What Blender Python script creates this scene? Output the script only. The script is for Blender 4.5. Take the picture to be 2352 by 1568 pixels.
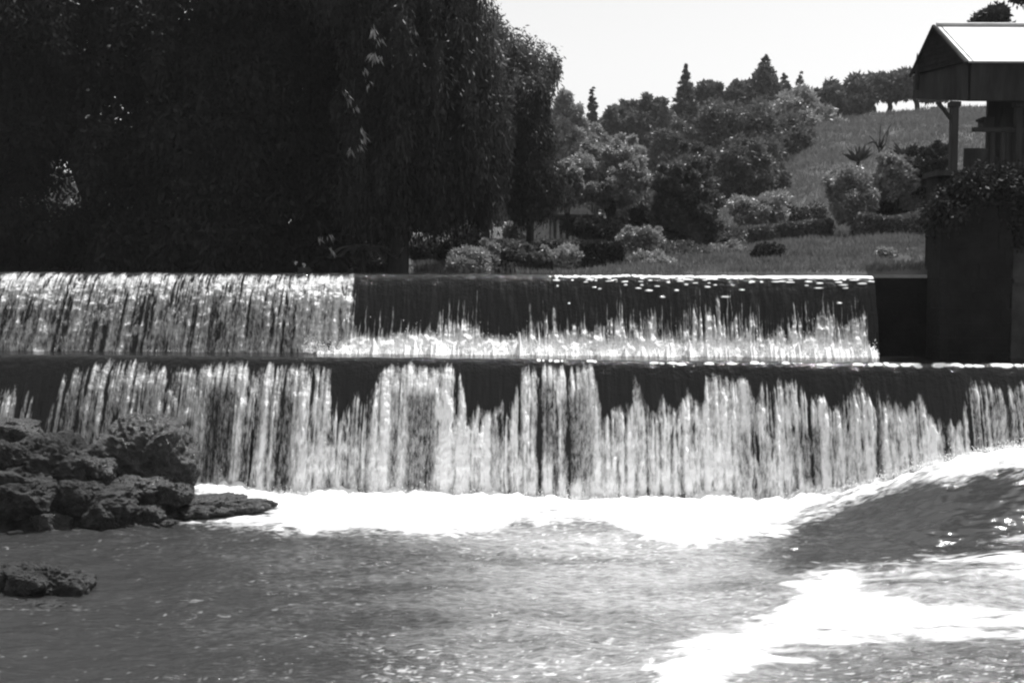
import bpy, math, random
import numpy as np
from mathutils import Vector, Matrix
C = bpy.context
for o in list(bpy.data.objects): bpy.data.objects.remove(o)
scene = C.scene
col = scene.collection
rng = np.random.default_rng(11)
random.seed(11)

# ------------------------------------------------------------------ camera
W, H_ = 2352.0, 1568.0                 # working frame used for measuring
F = 2985.0                             # focal length in those pixels
CAM = np.array([0.0, 0.0, 3.08])
PITCH, ROLL = math.atan((784 - 608) / F), math.radians(0.20)
_f = np.array([0, math.cos(PITCH), -math.sin(PITCH)])
_u0 = np.array([0, math.sin(PITCH), math.cos(PITCH)])
_r0 = np.array([1.0, 0, 0])
_r = _r0 * math.cos(ROLL) + _u0 * math.sin(ROLL)
_u = _u0 * math.cos(ROLL) - _r0 * math.sin(ROLL)
cd = bpy.data.cameras.new("camera"); cam = bpy.data.objects.new("camera", cd); col.objects.link(cam)
cd.sensor_width = 36; cd.lens = 36 * F / W; cd.clip_start = 0.1; cd.clip_end = 3000
cam.matrix_world = Matrix(((_r[0], _u[0], -_f[0], CAM[0]), (_r[1], _u[1], -_f[1], CAM[1]),
                           (_r[2], _u[2], -_f[2], CAM[2]), (0, 0, 0, 1)))
scene.camera = cam

def at(px, py, Y):
    """world point seen at working pixel (px,py) at depth y = Y"""
    d = _f * F + _r * (px - W / 2) - _u * (py - H_ / 2)
    return CAM + d * (Y / d[1])

def proj(P):
    q = P - CAM
    z = q @ _f
    return W / 2 + F * (q @ _r) / z, H_ / 2 - F * (q @ _u) / z

# ------------------------------------------------------------------ light
SUN_EL, SUN_AZ = math.radians(69), math.radians(50)     # azimuth measured from +y (ahead) towards +x (right)
world = bpy.data.worlds.new("World"); scene.world = world; world.use_nodes = True
nt = world.node_tree; nt.nodes.clear()
sky = nt.nodes.new("ShaderNodeTexSky"); sky.sky_type = 'NISHITA'; sky.sun_disc = False
sky.sun_elevation = SUN_EL; sky.sun_rotation = SUN_AZ; sky.dust_density = 2.5; sky.air_density = 1.3
bw = nt.nodes.new("ShaderNodeRGBToBW")
bg = nt.nodes.new("ShaderNodeBackground"); bg.inputs[1].default_value = 0.15
wo = nt.nodes.new("ShaderNodeOutputWorld")
nt.links.new(sky.outputs[0], bw.inputs[0]); nt.links.new(bw.outputs[0], bg.inputs[0]); nt.links.new(bg.outputs[0], wo.inputs[0])
ld = bpy.data.lights.new("sun", 'SUN'); ld.energy = 5.0; ld.angle = math.radians(0.5); ld.color = (1, 1, 1)
sun = bpy.data.objects.new("sun", ld); col.objects.link(sun)
sd = Vector((math.cos(SUN_EL) * math.sin(SUN_AZ), math.cos(SUN_EL) * math.cos(SUN_AZ), math.sin(SUN_EL)))
sun.rotation_euler = sd.to_track_quat('Z', 'Y').to_euler()
scene.view_settings.view_transform = 'Standard'; scene.view_settings.look = 'None'
scene.view_settings.exposure = 0.44; scene.view_settings.gamma = 1.0
scene.cycles.filter_width = 2.2
scene.cycles.max_bounces = 6; scene.cycles.diffuse_bounces = 3; scene.cycles.glossy_bounces = 3
scene.cycles.transmission_bounces = 3
scene.cycles.sample_clamp_indirect = 4

# ------------------------------------------------------------------ noise
def _h(ix, iy, iz, seed=0):
    n = (ix.astype(np.int64) * 374761393 + iy.astype(np.int64) * 668265263 + iz.astype(np.int64) * 2147483647 + seed * 974711) & 0x7fffffff
    n = ((n ^ (n >> 13)) * 1274126177) & 0x7fffffff
    n = ((n ^ (n >> 15)) * 2246822519) & 0x7fffffff
    return ((n ^ (n >> 16)) & 0xffff) / 65535.0

def vnoise(x, y, z, seed=0):
    x, y, z = np.broadcast_arrays(np.asarray(x, float), np.asarray(y, float), np.asarray(z, float))
    ix, iy, iz = np.floor(x), np.floor(y), np.floor(z)
    fx, fy, fz = x - ix, y - iy, z - iz
    fx, fy, fz = fx*fx*(3-2*fx), fy*fy*(3-2*fy), fz*fz*(3-2*fz)
    r = 0
    for a in (0, 1):
        for b in (0, 1):
            for c in (0, 1):
                r = r + _h(ix+a, iy+b, iz+c, seed) * (fx if a else 1-fx) * (fy if b else 1-fy) * (fz if c else 1-fz)
    return r

def fbm(x, y, z=0.0, o=4, seed=0, g=0.5):
    s, a, t = 0, 1.0, 0
    for k in range(o):
        s = s + a * vnoise(np.asarray(x)*2**k+17.3*k, np.asarray(y)*2**k+5.1*k, np.asarray(z)*2**k, seed+k); t += a; a *= g
    return s / t
def sstep(a, b, x):
    t = np.clip((x - a) / (b - a), 0, 1); return t*t*(3-2*t)

# ------------------------------------------------------------------ mesh helpers
def npmesh(name, V, Fq, smooth=False, attrs=None):
    me = bpy.data.meshes.new(name)
    V = np.asarray(V, np.float32); Fq = np.asarray(Fq, np.int32)
    k = Fq.shape[1]
    me.vertices.add(len(V)); me.vertices.foreach_set('co', V.ravel())
    me.loops.add(Fq.size); me.loops.foreach_set('vertex_index', Fq.ravel())
    me.polygons.add(len(Fq)); me.polygons.foreach_set('loop_start', np.arange(0, Fq.size, k, dtype=np.int32))
    me.polygons.foreach_set('loop_total', np.full(len(Fq), k, np.int32))
    if smooth: me.polygons.foreach_set('use_smooth', np.ones(len(Fq), bool))
    me.update(calc_edges=True)
    for n, a in (attrs or {}).items():
        at_ = me.attributes.new(n, 'FLOAT', 'POINT'); at_.data.foreach_set('value', np.asarray(a, np.float32).ravel())
    return me

def link(name, me, mat, parent=None, loc=None):
    o = bpy.data.objects.new(name, me); col.objects.link(o)
    if mat is not None: me.materials.append(mat)
    if parent is not None: o.parent = parent
    if loc is not None: o.location = loc
    return o

def tag(o, label=None, cat=None, group=None, kind=None):
    if label: o["label"] = label
    if cat: o["category"] = cat
    if group: o["group"] = group
    if kind: o["kind"] = kind
    return o

def thing(name, label, cat, loc=(0, 0, 0), group=None):
    o = bpy.data.objects.new(name, None); o.empty_display_size = 0.2; col.objects.link(o); o.location = loc
    return tag(o, label, cat, group)

def grid_faces(nr, nc):
    i = np.arange(nr-1)[:, None] * nc + np.arange(nc-1)[None, :]
    i = i.ravel()
    return np.stack([i, i+1, i+nc+1, i+nc], 1)

class MB:
    def __init__(s): s.v = []; s.f = []
    def add(s, v, f):
        b = len(s.v); s.v += [tuple(map(float, p)) for p in v]; s.f += [tuple(int(i)+b for i in q) for q in f]
    def box(s, x0, x1, y0, y1, z0, z1):
        s.add([(x0,y0,z0),(x1,y0,z0),(x1,y1,z0),(x0,y1,z0),(x0,y0,z1),(x1,y0,z1),(x1,y1,z1),(x0,y1,z1)],
              [(0,3,2,1),(4,5,6,7),(0,1,5,4),(1,2,6,5),(2,3,7,6),(3,0,4,7)])
    def tube(s, pts, rad, n=8, wob=0.0):
        pts = [np.array(p, float) for p in pts]; rings = []
        for i, p in enumerate(pts):
            t = pts[min(i+1, len(pts)-1)] - pts[max(i-1, 0)]; t /= (np.linalg.norm(t) + 1e-9)
            a = np.cross(t, [0.31, 0.95, 0.1]); a /= np.linalg.norm(a) + 1e-9; b = np.cross(t, a)
            rings.append([p + (a*math.cos(2*math.pi*k/n) + b*math.sin(2*math.pi*k/n)) * rad[i] * (1 + wob*(random.random()-.5)) for k in range(n)])
        v = [q for r in rings for q in r]; f = []
        for i in range(len(pts)-1):
            for k in range(n):
                f.append((i*n+k, i*n+(k+1) % n, (i+1)*n+(k+1) % n, (i+1)*n+k))
        f.append(tuple(range(n))[::-1]); f.append(tuple((len(pts)-1)*n+k for k in range(n)))
        s.add(v, f)
    def build(s, name, mat, parent=None, origin=(0, 0, 0), smooth=False, bevel=0):
        me = bpy.data.meshes.new(name)
        me.from_pydata([(a-origin[0], b-origin[1], c-origin[2]) for a, b, c in s.v], [], s.f); me.update()
        if smooth:
            for p in me.polygons: p.use_smooth = True
        o = link(name, me, mat, parent)
        if parent is None: o.location = origin
        if bevel:
            m = o.modifiers.new('bevel', 'BEVEL'); m.width = bevel; m.segments = 2; m.limit_method = 'ANGLE'
        return o

# ------------------------------------------------------------------ materials (all grey: monochrome photograph)
def newmat(name):
    m = bpy.data.materials.new(name); m.use_nodes = True; n = m.node_tree; n.nodes.clear()
    out = n.nodes.new("ShaderNodeOutputMaterial"); return m, n, out
def N(nt, t, **kw):
    n = nt.nodes.new(t)
    for k, v in kw.items():
        if k.startswith('i_'):
            key = k[2:]; n.inputs[int(key) if key.isdigit() else key.replace('_', ' ')].default_value = v
        else: setattr(n, k, v)
    return n
def g(v): return (v, v, v, 1)

def surf_mat(name, c0, c1, scale=3.0, detail=8, rough=(0.6, 0.9), bump=0.4, bscale=None, stretch=(1, 1, 1), spec=0.4, bdist=0.03):
    m, nt, out = newmat(name)
    tc = N(nt, "ShaderNodeTexCoord"); mp = N(nt, "ShaderNodeMapping"); mp.inputs['Scale'].default_value = stretch
    nt.links.new(tc.outputs['Object'], mp.inputs[0])
    n1 = N(nt, "ShaderNodeTexNoise", i_Scale=scale, i_Detail=detail, i_Roughness=0.65); nt.links.new(mp.outputs[0], n1.inputs[0])
    r = N(nt, "ShaderNodeValToRGB"); r.color_ramp.elements[0].position = .36; r.color_ramp.elements[1].position = .66
    r.color_ramp.elements[0].color = g(c0); r.color_ramp.elements[1].color = g(c1); nt.links.new(n1.outputs[0], r.inputs[0])
    n2 = N(nt, "ShaderNodeTexNoise", i_Scale=bscale or scale*5, i_Detail=8, i_Roughness=0.7); nt.links.new(mp.outputs[0], n2.inputs[0])
    b = N(nt, "ShaderNodeBump", i_Strength=bump, i_Distance=bdist); nt.links.new(n2.outputs[0], b.inputs['Height'])
    mr = N(nt, "ShaderNodeMapRange"); mr.inputs[3].default_value, mr.inputs[4].default_value = rough; nt.links.new(n2.outputs[0], mr.inputs[0])
    p = N(nt, "ShaderNodeBsdfPrincipled"); p.inputs['Specular IOR Level'].default_value = spec
    nt.links.new(r.outputs[0], p.inputs['Base Color']); nt.links.new(mr.outputs[0], p.inputs['Roughness']); nt.links.new(b.outputs[0], p.inputs['Normal'])
    nt.links.new(p.outputs[0], out.inputs[0]); return m

def leaf_mat(name, c0, c1, trans=0.3, rough=0.45, scale=0.9, gloss=0.06):
    m, nt, out = newmat(name)
    tc = N(nt, "ShaderNodeTexCoord")
    n1 = N(nt, "ShaderNodeTexNoise", i_Scale=scale, i_Detail=3); nt.links.new(tc.outputs['Object'], n1.inputs[0])
    n2 = N(nt, "ShaderNodeTexNoise", i_Scale=scale*14, i_Detail=2); nt.links.new(tc.outputs['Object'], n2.inputs[0])
    ad = N(nt, "ShaderNodeMath", operation='ADD'); nt.links.new(n1.outputs[0], ad.inputs[0]); nt.links.new(n2.outputs[0], ad.inputs[1])
    mr = N(nt, "ShaderNodeMapRange"); mr.inputs[1].default_value, mr.inputs[2].default_value = .7, 1.3; mr.inputs[3].default_value, mr.inputs[4].default_value = c0, c1
    nt.links.new(ad.outputs[0], mr.inputs[0])
    d = N(nt, "ShaderNodeBsdfDiffuse"); t = N(nt, "ShaderNodeBsdfTranslucent"); gl = N(nt, "ShaderNodeBsdfGlossy"); gl.inputs['Roughness'].default_value = rough; gl.inputs['Color'].default_value = g(.6)
    nt.links.new(mr.outputs[0], d.inputs[0]); nt.links.new(mr.outputs[0], t.inputs[0])
    m1 = N(nt, "ShaderNodeMixShader", i_0=trans); nt.links.new(d.outputs[0], m1.inputs[1]); nt.links.new(t.outputs[0], m1.inputs[2])
    m2 = N(nt, "ShaderNodeMixShader", i_0=gloss); nt.links.new(m1.outputs[0], m2.inputs[1]); nt.links.new(gl.outputs[0], m2.inputs[2])
    nt.links.new(m2.outputs[0], out.inputs[0]); return m

def water_mat(name, base, rough, bumps, streak=None, foam_alb=0.88, trans=0.35, mask=None):
    """dark glossy water mixed with white aerated water by the vertex attribute 'foam'"""
    m, nt, out = newmat(name)
    tc = N(nt, "ShaderNodeTexCoord")
    hgt = None
    for sc_, st, amp in bumps:
        mp = N(nt, "ShaderNodeMapping"); mp.inputs['Scale'].default_value = st; nt.links.new(tc.outputs['Object'], mp.inputs[0])
        n = N(nt, "ShaderNodeTexNoise", i_Scale=sc_, i_Detail=4, i_Roughness=.6); nt.links.new(mp.outputs[0], n.inputs[0])
        mu = N(nt, "ShaderNodeMath", operation='MULTIPLY'); mu.inputs[1].default_value = amp; nt.links.new(n.outputs[0], mu.inputs[0])
        if hgt is None: hgt = mu
        else:
            a = N(nt, "ShaderNodeMath", operation='ADD'); nt.links.new(hgt.outputs[0], a.inputs[0]); nt.links.new(mu.outputs[0], a.inputs[1]); hgt = a
    bp = N(nt, "ShaderNodeBump", i_Strength=1.0, i_Distance=1.0); nt.links.new(hgt.outputs[0], bp.inputs['Height'])
    cal = N(nt, "ShaderNodeAttribute", attribute_name='calm'); cm = N(nt, "ShaderNodeMapRange"); cm.inputs[3].default_value, cm.inputs[4].default_value = 1.0, .22
    nt.links.new(cal.outputs['Fac'], cm.inputs[0]); nt.links.new(cm.outputs[0], bp.inputs['Strength'])
    p = N(nt, "ShaderNodeBsdfPrincipled"); p.inputs['Base Color'].default_value = g(base); p.inputs['Roughness'].default_value = rough; p.inputs['IOR'].default_value = 1.33
    nt.links.new(bp.outputs[0], p.inputs['Normal'])
    at_ = N(nt, "ShaderNodeAttribute", attribute_name='foam')
    fac = at_.outputs['Fac']
    if streak:
        sc_, st, amt, lo, hi = streak
        mp = N(nt, "ShaderNodeMapping"); mp.inputs['Scale'].default_value = st; nt.links.new(tc.outputs['Object'], mp.inputs[0])
        n = N(nt, "ShaderNodeTexNoise", i_Scale=sc_, i_Detail=5, i_Roughness=.7); nt.links.new(mp.outputs[0], n.inputs[0])
        s1 = N(nt, "ShaderNodeMath", operation='SUBTRACT'); s1.inputs[1].default_value = .5; nt.links.new(n.outputs[0], s1.inputs[0])
        # noise only bites where there is some foam already
        w = N(nt, "ShaderNodeMath", operation='MULTIPLY'); w.inputs[1].default_value = amt; nt.links.new(s1.outputs[0], w.inputs[0])
        sw = N(nt, "ShaderNodeMapRange"); sw.inputs[1].default_value, sw.inputs[2].default_value = 0.0, .25; nt.links.new(fac, sw.inputs[0])
        w2 = N(nt, "ShaderNodeMath", operation='MULTIPLY'); nt.links.new(w.outputs[0], w2.inputs[0]); nt.links.new(sw.outputs[0], w2.inputs[1])
        a = N(nt, "ShaderNodeMath", operation='ADD'); nt.links.new(fac, a.inputs[0]); nt.links.new(w2.outputs[0], a.inputs[1])
        mr = N(nt, "ShaderNodeMapRange", clamp=True); mr.inputs[1].default_value, mr.inputs[2].default_value = lo, hi; nt.links.new(a.outputs[0], mr.inputs[0]); fac = mr.outputs[0]
    d = N(nt, "ShaderNodeBsdfDiffuse"); d.inputs[0].default_value = g(foam_alb); t = N(nt, "ShaderNodeBsdfTranslucent"); t.inputs[0].default_value = g(foam_alb)
    nt.links.new(bp.outputs[0], d.inputs['Normal'])
    m1 = N(nt, "ShaderNodeMixShader", i_0=trans); nt.links.new(d.outputs[0], m1.inputs[1]); nt.links.new(t.outputs[0], m1.inputs[2])
    m2 = N(nt, "ShaderNodeMixShader"); nt.links.new(fac, m2.inputs[0]); nt.links.new(p.outputs[0], m2.inputs[1]); nt.links.new(m1.outputs[0], m2.inputs[2])
    nt.links.new(m2.outputs[0], out.inputs[0]); return m

M = {}
M['fall'] = water_mat('falling water', .012, .07, [(5, (8, 6, 1.2), .005), (5, (1, 2, 1.5), .030), (14, (1, 1, .6), .010), (30, (1, 1, .4), .004)], streak=(6, (6, 4, 1.7), 1.25, .08, .80), foam_alb=.92, trans=.12)
M['river'] = water_mat('river water', .028, .12, [(2.2, (1, 2.4, 1), .05), (7, (1, 2.8, 1), .02), (24, (1, 2.2, 1), .005)], streak=(8, (1, 2.4, 1), .7, .06, .86), foam_alb=.80, trans=.0)
M['still'] = water_mat('reservoir water', .012, .05, [(1.4, (1, 1.5, 1), .006), (8, (1, 1.5, 1), .002)], foam_alb=.8, trans=0)
M['grass'] = surf_mat('lawn', .045, .09, scale=.8, bump=.8, bscale=30, bdist=.05, spec=.1)
M['blade'] = leaf_mat('grass blades', .09, .20, trans=.35, gloss=.03)
M['concrete'] = surf_mat('wet dark concrete', .015, .05, scale=2, bump=.5, rough=(.25, .6))
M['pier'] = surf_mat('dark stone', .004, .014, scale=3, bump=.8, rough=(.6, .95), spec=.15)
M['palewall'] = surf_mat('weathered pale wall', .22, .42, scale=3, bump=.3)
M['greywall'] = surf_mat('weathered grey wall', .03, .08, scale=2.5, bump=.6, spec=.2)
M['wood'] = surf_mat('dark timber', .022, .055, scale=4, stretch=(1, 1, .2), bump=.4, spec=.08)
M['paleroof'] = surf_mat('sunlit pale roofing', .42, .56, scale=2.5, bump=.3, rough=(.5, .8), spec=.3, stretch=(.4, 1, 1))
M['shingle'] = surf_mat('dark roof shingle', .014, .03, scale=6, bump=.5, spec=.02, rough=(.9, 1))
M['bark'] = surf_mat('bark', .015, .045, scale=7, stretch=(1, 1, .25), bump=.9, spec=.1)
M['rock'] = surf_mat('wet volcanic rock', .003, .028, scale=5, detail=10, rough=(-.45, 1.25), bump=1.0, bscale=13, spec=.8, bdist=.07)
M['moss'] = surf_mat('mossy rock', .005, .06, scale=3.4, detail=10, rough=(.55, .95), bump=1.0, bscale=18, spec=.25, bdist=.05)
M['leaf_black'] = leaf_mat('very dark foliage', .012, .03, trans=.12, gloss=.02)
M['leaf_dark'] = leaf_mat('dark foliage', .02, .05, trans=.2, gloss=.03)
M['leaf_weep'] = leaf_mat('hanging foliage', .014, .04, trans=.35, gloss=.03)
M['leaf_hedge'] = leaf_mat('clipped hedge foliage', .07, .2, trans=.1, gloss=.04)
M['leaf_far'] = leaf_mat('far conifer foliage', .08, .14, trans=.2, gloss=.03)  # leaf colour raised to carry the paleness of distance haze
M['leaf_mid'] = leaf_mat('mid foliage', .05, .13, trans=.35, gloss=.06)
M['leaf_light'] = leaf_mat('light foliage', .13, .40, trans=.28, gloss=.10)
M['leaf_pale'] = leaf_mat('pale glossy leaves', .12, .3, trans=.5, gloss=.15, rough=.35)
M['flower'] = leaf_mat('white petals', .6, .8, trans=.3, gloss=.02)
M['spray'] = surf_mat('white spray', .8, .88, bump=0)

# ------------------------------------------------------------------ terrain
PX = np.array([-1600, -400, 200, 800, 1150, 1450, 1700, 1900, 2150, 2400, 3600.])
ROWS = {  # depth: height for each bearing column
 21.5: [2.4]*11,
 23.0: [2.4, 2.4, 2.4, 2.5, 2.75, 2.9, 2.95, 2.97, 3.0, 3.1, 3.4],
 26.0: [2.5, 2.5, 2.5, 2.75, 3.02, 3.05, 3.12, 3.22, 3.38, 3.6, 4.2],
 30.0: [2.9, 2.9, 2.9, 3.0, 3.15, 3.2, 3.32, 3.5, 3.68, 4.0, 5.0],
 36.0: [3.2, 3.2, 3.2, 3.25, 3.35, 3.5, 3.75, 3.9, 4.0, 4.5, 5.6],
 46.0: [3.4, 3.4, 3.4, 3.5, 3.7, 4.1, 4.5, 4.9, 5.05, 5.6, 7.0],
 60.0: [3.8, 3.8, 3.8, 3.9, 4.3, 4.9, 5.9, 7.25, 7.5, 8.0, 9.0],
 78.0: [4.2, 4.2, 4.2, 4.4, 4.9, 5.8, 7.8, 10.9, 11.4, 11.8, 12],
 93.0: [4.6, 4.6, 4.6, 4.8, 5.6, 6.8, 9.6, 13.5, 14.0, 14.4, 14.5],
 112.0: [5, 5, 5, 5.2, 6.0, 7.5, 9.8, 12.2, 12.6, 13, 13],
 160.0: [5, 5, 5, 5, 6, 6.5, 7, 8, 8, 8, 8],
 300.0: [4]*11, 1500.0: [0]*11}
RY = np.array(sorted(ROWS)); RZ = np.array([ROWS[k] for k in RY])
def gz(x, y, rough=True):
    x = np.asarray(x, float); y = np.asarray(y, float)
    px = np.clip(W/2 + F * x / np.maximum(y, 5), PX[0], PX[-1]-1)
    i = np.clip(np.searchsorted(RY, y) - 1, 0, len(RY)-2); tt = np.clip((y - RY[i]) / (RY[i+1] - RY[i]), 0, 1)
    j = np.clip(np.searchsorted(PX, px) - 1, 0, len(PX)-2); s = np.clip((px - PX[j]) / (PX[j+1] - PX[j]), 0, 1); s = s*s*(3-2*s)
    z = (RZ[i, j]*(1-s) + RZ[i, j+1]*s) * (1-tt) + (RZ[i+1, j]*(1-s) + RZ[i+1, j+1]*s) * tt
    if rough: z = z + (fbm(x*.35, y*.35, 0, 3, 5) - .5) * np.clip((y-21)/40, .08, .7)
    return z
ys = np.concatenate([np.linspace(21.5, 60, 150), np.linspace(60.5, 120, 90), np.geomspace(122, 1500, 40)])
us = np.linspace(-1.15, 1.0, 330)
YY = ys[:, None] + 0*us[None]; XX = YY * us[None]
Vt = np.stack([XX.ravel(), YY.ravel(), gz(XX, YY).ravel()], 1)
ground = link('ground', npmesh('ground', Vt, grid_faces(len(ys), len(us)), True), M['grass']); tag(ground, kind='structure')
# river bed and banks below
mb = MB(); mb.box(-60, 60, -6, 22, -1.6, -.55); bed = mb.build('river_bed', M['pier']); tag(bed, kind='structure')

# grass tufts on the near lawn
def leaf_quads(P, A, S, L, Wd):
    """P base points, A unit long axis, S unit side axis, L length, Wd width -> rhombus leaves"""
    L = np.asarray(L)[:, None]; Wd = np.asarray(Wd)[:, None]
    b = P; t = P + A*L; mid = P + A*L*.45
    V = np.stack([b, mid + S*Wd*.5, t, mid - S*Wd*.5], 1).reshape(-1, 3)
    return V, np.arange(len(V)).reshape(-1, 4)
def unit(v): return v / (np.linalg.norm(v, axis=1, keepdims=True) + 1e-9)
def grass_patch(name, n, px0, px1, y0, y1, h, mat, label):
    y = np.sqrt(rng.uniform(y0**2, y1**2, n)); x = (rng.uniform(px0, px1, n) - W/2) / F * y
    k = fbm(x*1.2, y*1.2, 0, 3, 9) ; ok = k > .3; x, y, k = x[ok], y[ok], k[ok]; n = len(x)
    z = gz(x, y); okz = z > 2.9; x, y, z, k = x[okz], y[okz], z[okz], k[okz]; n = len(x)
    P = np.stack([x, y, z-.01], 1); A = unit(np.stack([rng.normal(0, .35, n), rng.normal(0, .35, n), np.ones(n)], 1))
    S = unit(np.cross(A, rng.normal(0, 1, (n, 3))))
    V, Fc = leaf_quads(P, A, S, h*rng.uniform(.5, 1.3, n)*(k*1.6), np.full(n, .018)*np.maximum(y/24, 1))
    o = link(name, npmesh(name, V, Fc), mat); return tag(o, label, 'grass', kind='stuff')
grass_patch('grass', 110000, 950, 2300, 23, 40, .16, M['blade'], 'mown grass growing on the low bank above the weir')
grass_patch('hillside_grass', 60000, 1650, 2300, 42, 95, .35, M['blade'], 'rough grass covering the open hillside lawn')

# ------------------------------------------------------------------ water bodies
Z2, Z1 = 2.94, 1.80
YU = lambda x: 19.05 - .06*np.asarray(x)
YL = lambda x: 17.62 - .085*np.asarray(x)

def interp(tab, x):
    t = np.array(tab, float); return np.interp(x, t[:, 0], t[:, 1])

def sheet(name, x0, x1, nx, nt_, jag, yf, z0, drop, fwd, backy, start_tab, vtop, vbot, per_m, wmin, wmax, gains, amp_tab, mat, seed, glints=(), drift=((0, 0),), ledge=0.0, tail=((0, .6),), mass_tab=((0, .5),)):
    r = np.random.default_rng(seed)
    xs = np.linspace(x0, x1, nx)
    u = np.linspace(0, 1, nt_); hf = .45*u*u + .55*u           # drop fraction
    D = np.zeros((nt_, nx))
    pxs = proj(np.stack([xs, yf(xs)-fwd*.5, np.full(nx, z0-.5*drop)], 1))[0]
    dens = per_m
    n = int((x1-x0)*dens)
    dx = xs[1]-xs[0]
    for i in range(n):
        xi = r.uniform(x0, x1); pxi = np.interp(xi, xs, pxs)
        big = r.random() < .14
        st = (interp(start_tab, pxi) - vtop) / (vbot - vtop)
        jg = interp(jag, pxi)
        st = st + abs(r.normal(0, .05 if not big else .015)) - .012 + jg*(float(fbm(xi*2.3, 1, 0, 2, seed+20))-.5)*.9 + jg*(float(fbm(xi*11, 2, 0, 2, seed+21))-.5)*.7 + (abs(r.normal(0, .12)) if r.random() < .3 else 0)
        tl = interp(tail, pxi); thin = jg > .1 and r.random() < .45
        if thin: st -= abs(r.normal(0, .22))
        w = r.uniform(wmin, wmax) * (2.2 if big else 1)
        a = r.uniform(.25, .95) * interp(amp_tab, pxi) * (r.uniform(.25, .8) if thin else 1)
        w *= .55 if thin else 1
        faint = (not thin) and r.random() < .3 and jg > 0
        if faint: a *= .38; st -= abs(r.normal(0, .07)); w *= 1.5
        st = max(st, .004)
        ph = r.uniform(0, 9)
        c0 = int((xi-x0)/dx); kk = int(3.2*w*1.8/dx)+6; lo, hi = max(0, c0-kk), min(nx, c0+kk)
        if hi-lo < 3: continue
        wig = (vnoise(hf*4, ph, 0, seed)-.5) * .03 + (vnoise(hf*17, ph, 3, seed)-.5) * .014
        wig = wig * np.clip((hf-st)*4, 0, 1)
        ww = w * (0.3 + .55*np.sqrt(np.clip((hf-st)/.07, 0, 1)) + .9*np.clip(hf-st, 0, 1))
        lobe = np.exp(-((xs[None, lo:hi]-xi-wig[:, None])/ww[:, None])**2)
        along = sstep(st, st+.05+jg*.5+(.10 if faint else 0), hf) * (tl + (1-tl)*np.exp(-np.clip(hf-st, 0, 2)/.16)) * (.6+.75*vnoise(hf*9, ph*2, 7, seed))
        # rounded head: narrower at the very top
        end = 1.0 if r.random() < .75 else 1 - sstep(st+.1, st+r.uniform(.2, .6), hf)*.8
        pr = np.clip(a*lobe*(along*end)[:, None], 0, .97)
        D[:, lo:hi] = 1 - (1-D[:, lo:hi])*(1-pr)
    y0 = yf(xs)
    # soft blotchy aerated mass under the separate streams
    stx = (interp(start_tab, pxs)-vtop)/(vbot-vtop) + interp(jag, pxs)*((fbm(xs*2.3, 1, 0, 2, seed+20)-.5)*.9+(fbm(xs*11, 2, 0, 2, seed+21)-.5)*.7) + .06*(fbm(xs*22, 5, 0, 2, seed+22)-.3)
    sw = (fbm(xs[None]*1.1+hf[:, None]*.25, hf[:, None]*.8, 0, 3, seed+30)-.5)
    bl = fbm(xs[None]*13+sw*2.5, hf[:, None]*5.5, 0, 4, seed+31, .65)
    tlx = interp(tail, pxs)[None]
    fall_ = np.clip(hf[:, None]-stx[None], -1, 2)
    rw = .11+interp(jag, pxs)[None]*.9
    mass = sstep(-.03, rw, fall_) * sstep(.40, .64, bl+sw*.5) * interp(mass_tab, pxs)[None] * (tlx+(1-tlx)*np.exp(-np.clip(fall_, 0, 2)/.2))
    D = 1-(1-D)*(1-np.clip(mass, 0, .95))
    # regional thinning
    Xg = np.broadcast_to(xs, D.shape); Yg = np.broadcast_to(y0, D.shape) - fwd*np.sqrt(hf)[:, None]; Zg = z0 - drop*np.broadcast_to(hf[:, None], D.shape)
    pX, pY = proj(np.stack([Xg.ravel(), Yg.ravel(), Zg.ravel()], 1)); pX = pX.reshape(D.shape); pY = pY.reshape(D.shape)
    for (a0, a1, b0, b1, k) in gains:
        edge = (vnoise(pX*.03, pY*.006, seed)-.5)*22
        m = sstep(a0-10, a0+10, pX+edge)*(1-sstep(a1-10, a1+10, pX+edge))*sstep(b0-14, b0+22, pY+edge)*(1-sstep(b1-30, b1+14, pY))
        D = D*(1-m) + D*k*m if k <= 1 else 1-(1-D)*(1-m*(k-1))
    brk = fbm(pX*.14, pY*.035, 0, 3, seed+9); D = D*(.62+.75*brk)
    D = np.clip(D, 0, 1)
    # sun glints on the lip, painted as blobs of white foam density
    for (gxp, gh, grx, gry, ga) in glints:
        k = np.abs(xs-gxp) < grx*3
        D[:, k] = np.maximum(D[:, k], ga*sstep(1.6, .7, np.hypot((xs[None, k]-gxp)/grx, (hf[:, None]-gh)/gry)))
    # geometry: level run-up, rounded crest, free fall
    wob = (fbm(xs*1.7, 3.3, 0, 3, seed+4)-.5)*.03
    nb = 16; back = np.linspace(1, 0, nb, endpoint=False)**2
    rows = []
    byy = backy(xs)
    for b in back:
        y = y0 + (byy-y0)*b; rows.append(np.stack([xs, y, z0+wob*(1-b)+.004*np.sin(xs*9+b*7)*(1-b)], 1))
    relief = (fbm(xs[None, :]*7, hf[:, None]*1.2, 0, 3, seed+2)-.5)*.09 + (fbm(xs[None, :]*22, hf[:, None]*5, 0, 3, seed+3)-.5)*.035
    relief = relief + (fbm(xs[None, :]*10, hf[:, None]*15, 0, 3, seed+6)-.5)*.085*np.clip(D*1.3, 0, 1)
    P = np.stack([Xg - interp(drift, xs)[None]*hf[:, None]**.8, Yg - D*.07*np.sqrt(hf)[:, None] - relief*np.clip(hf*3, 0, 1)[:, None], Zg + wob[None]*(1-hf)[:, None]], 2)
    V = np.concatenate([np.array(rows).reshape(-1, 3), P.reshape(-1, 3)], 0)
    fo = np.concatenate([np.full(nb*nx, ledge), D.ravel()])
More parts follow.
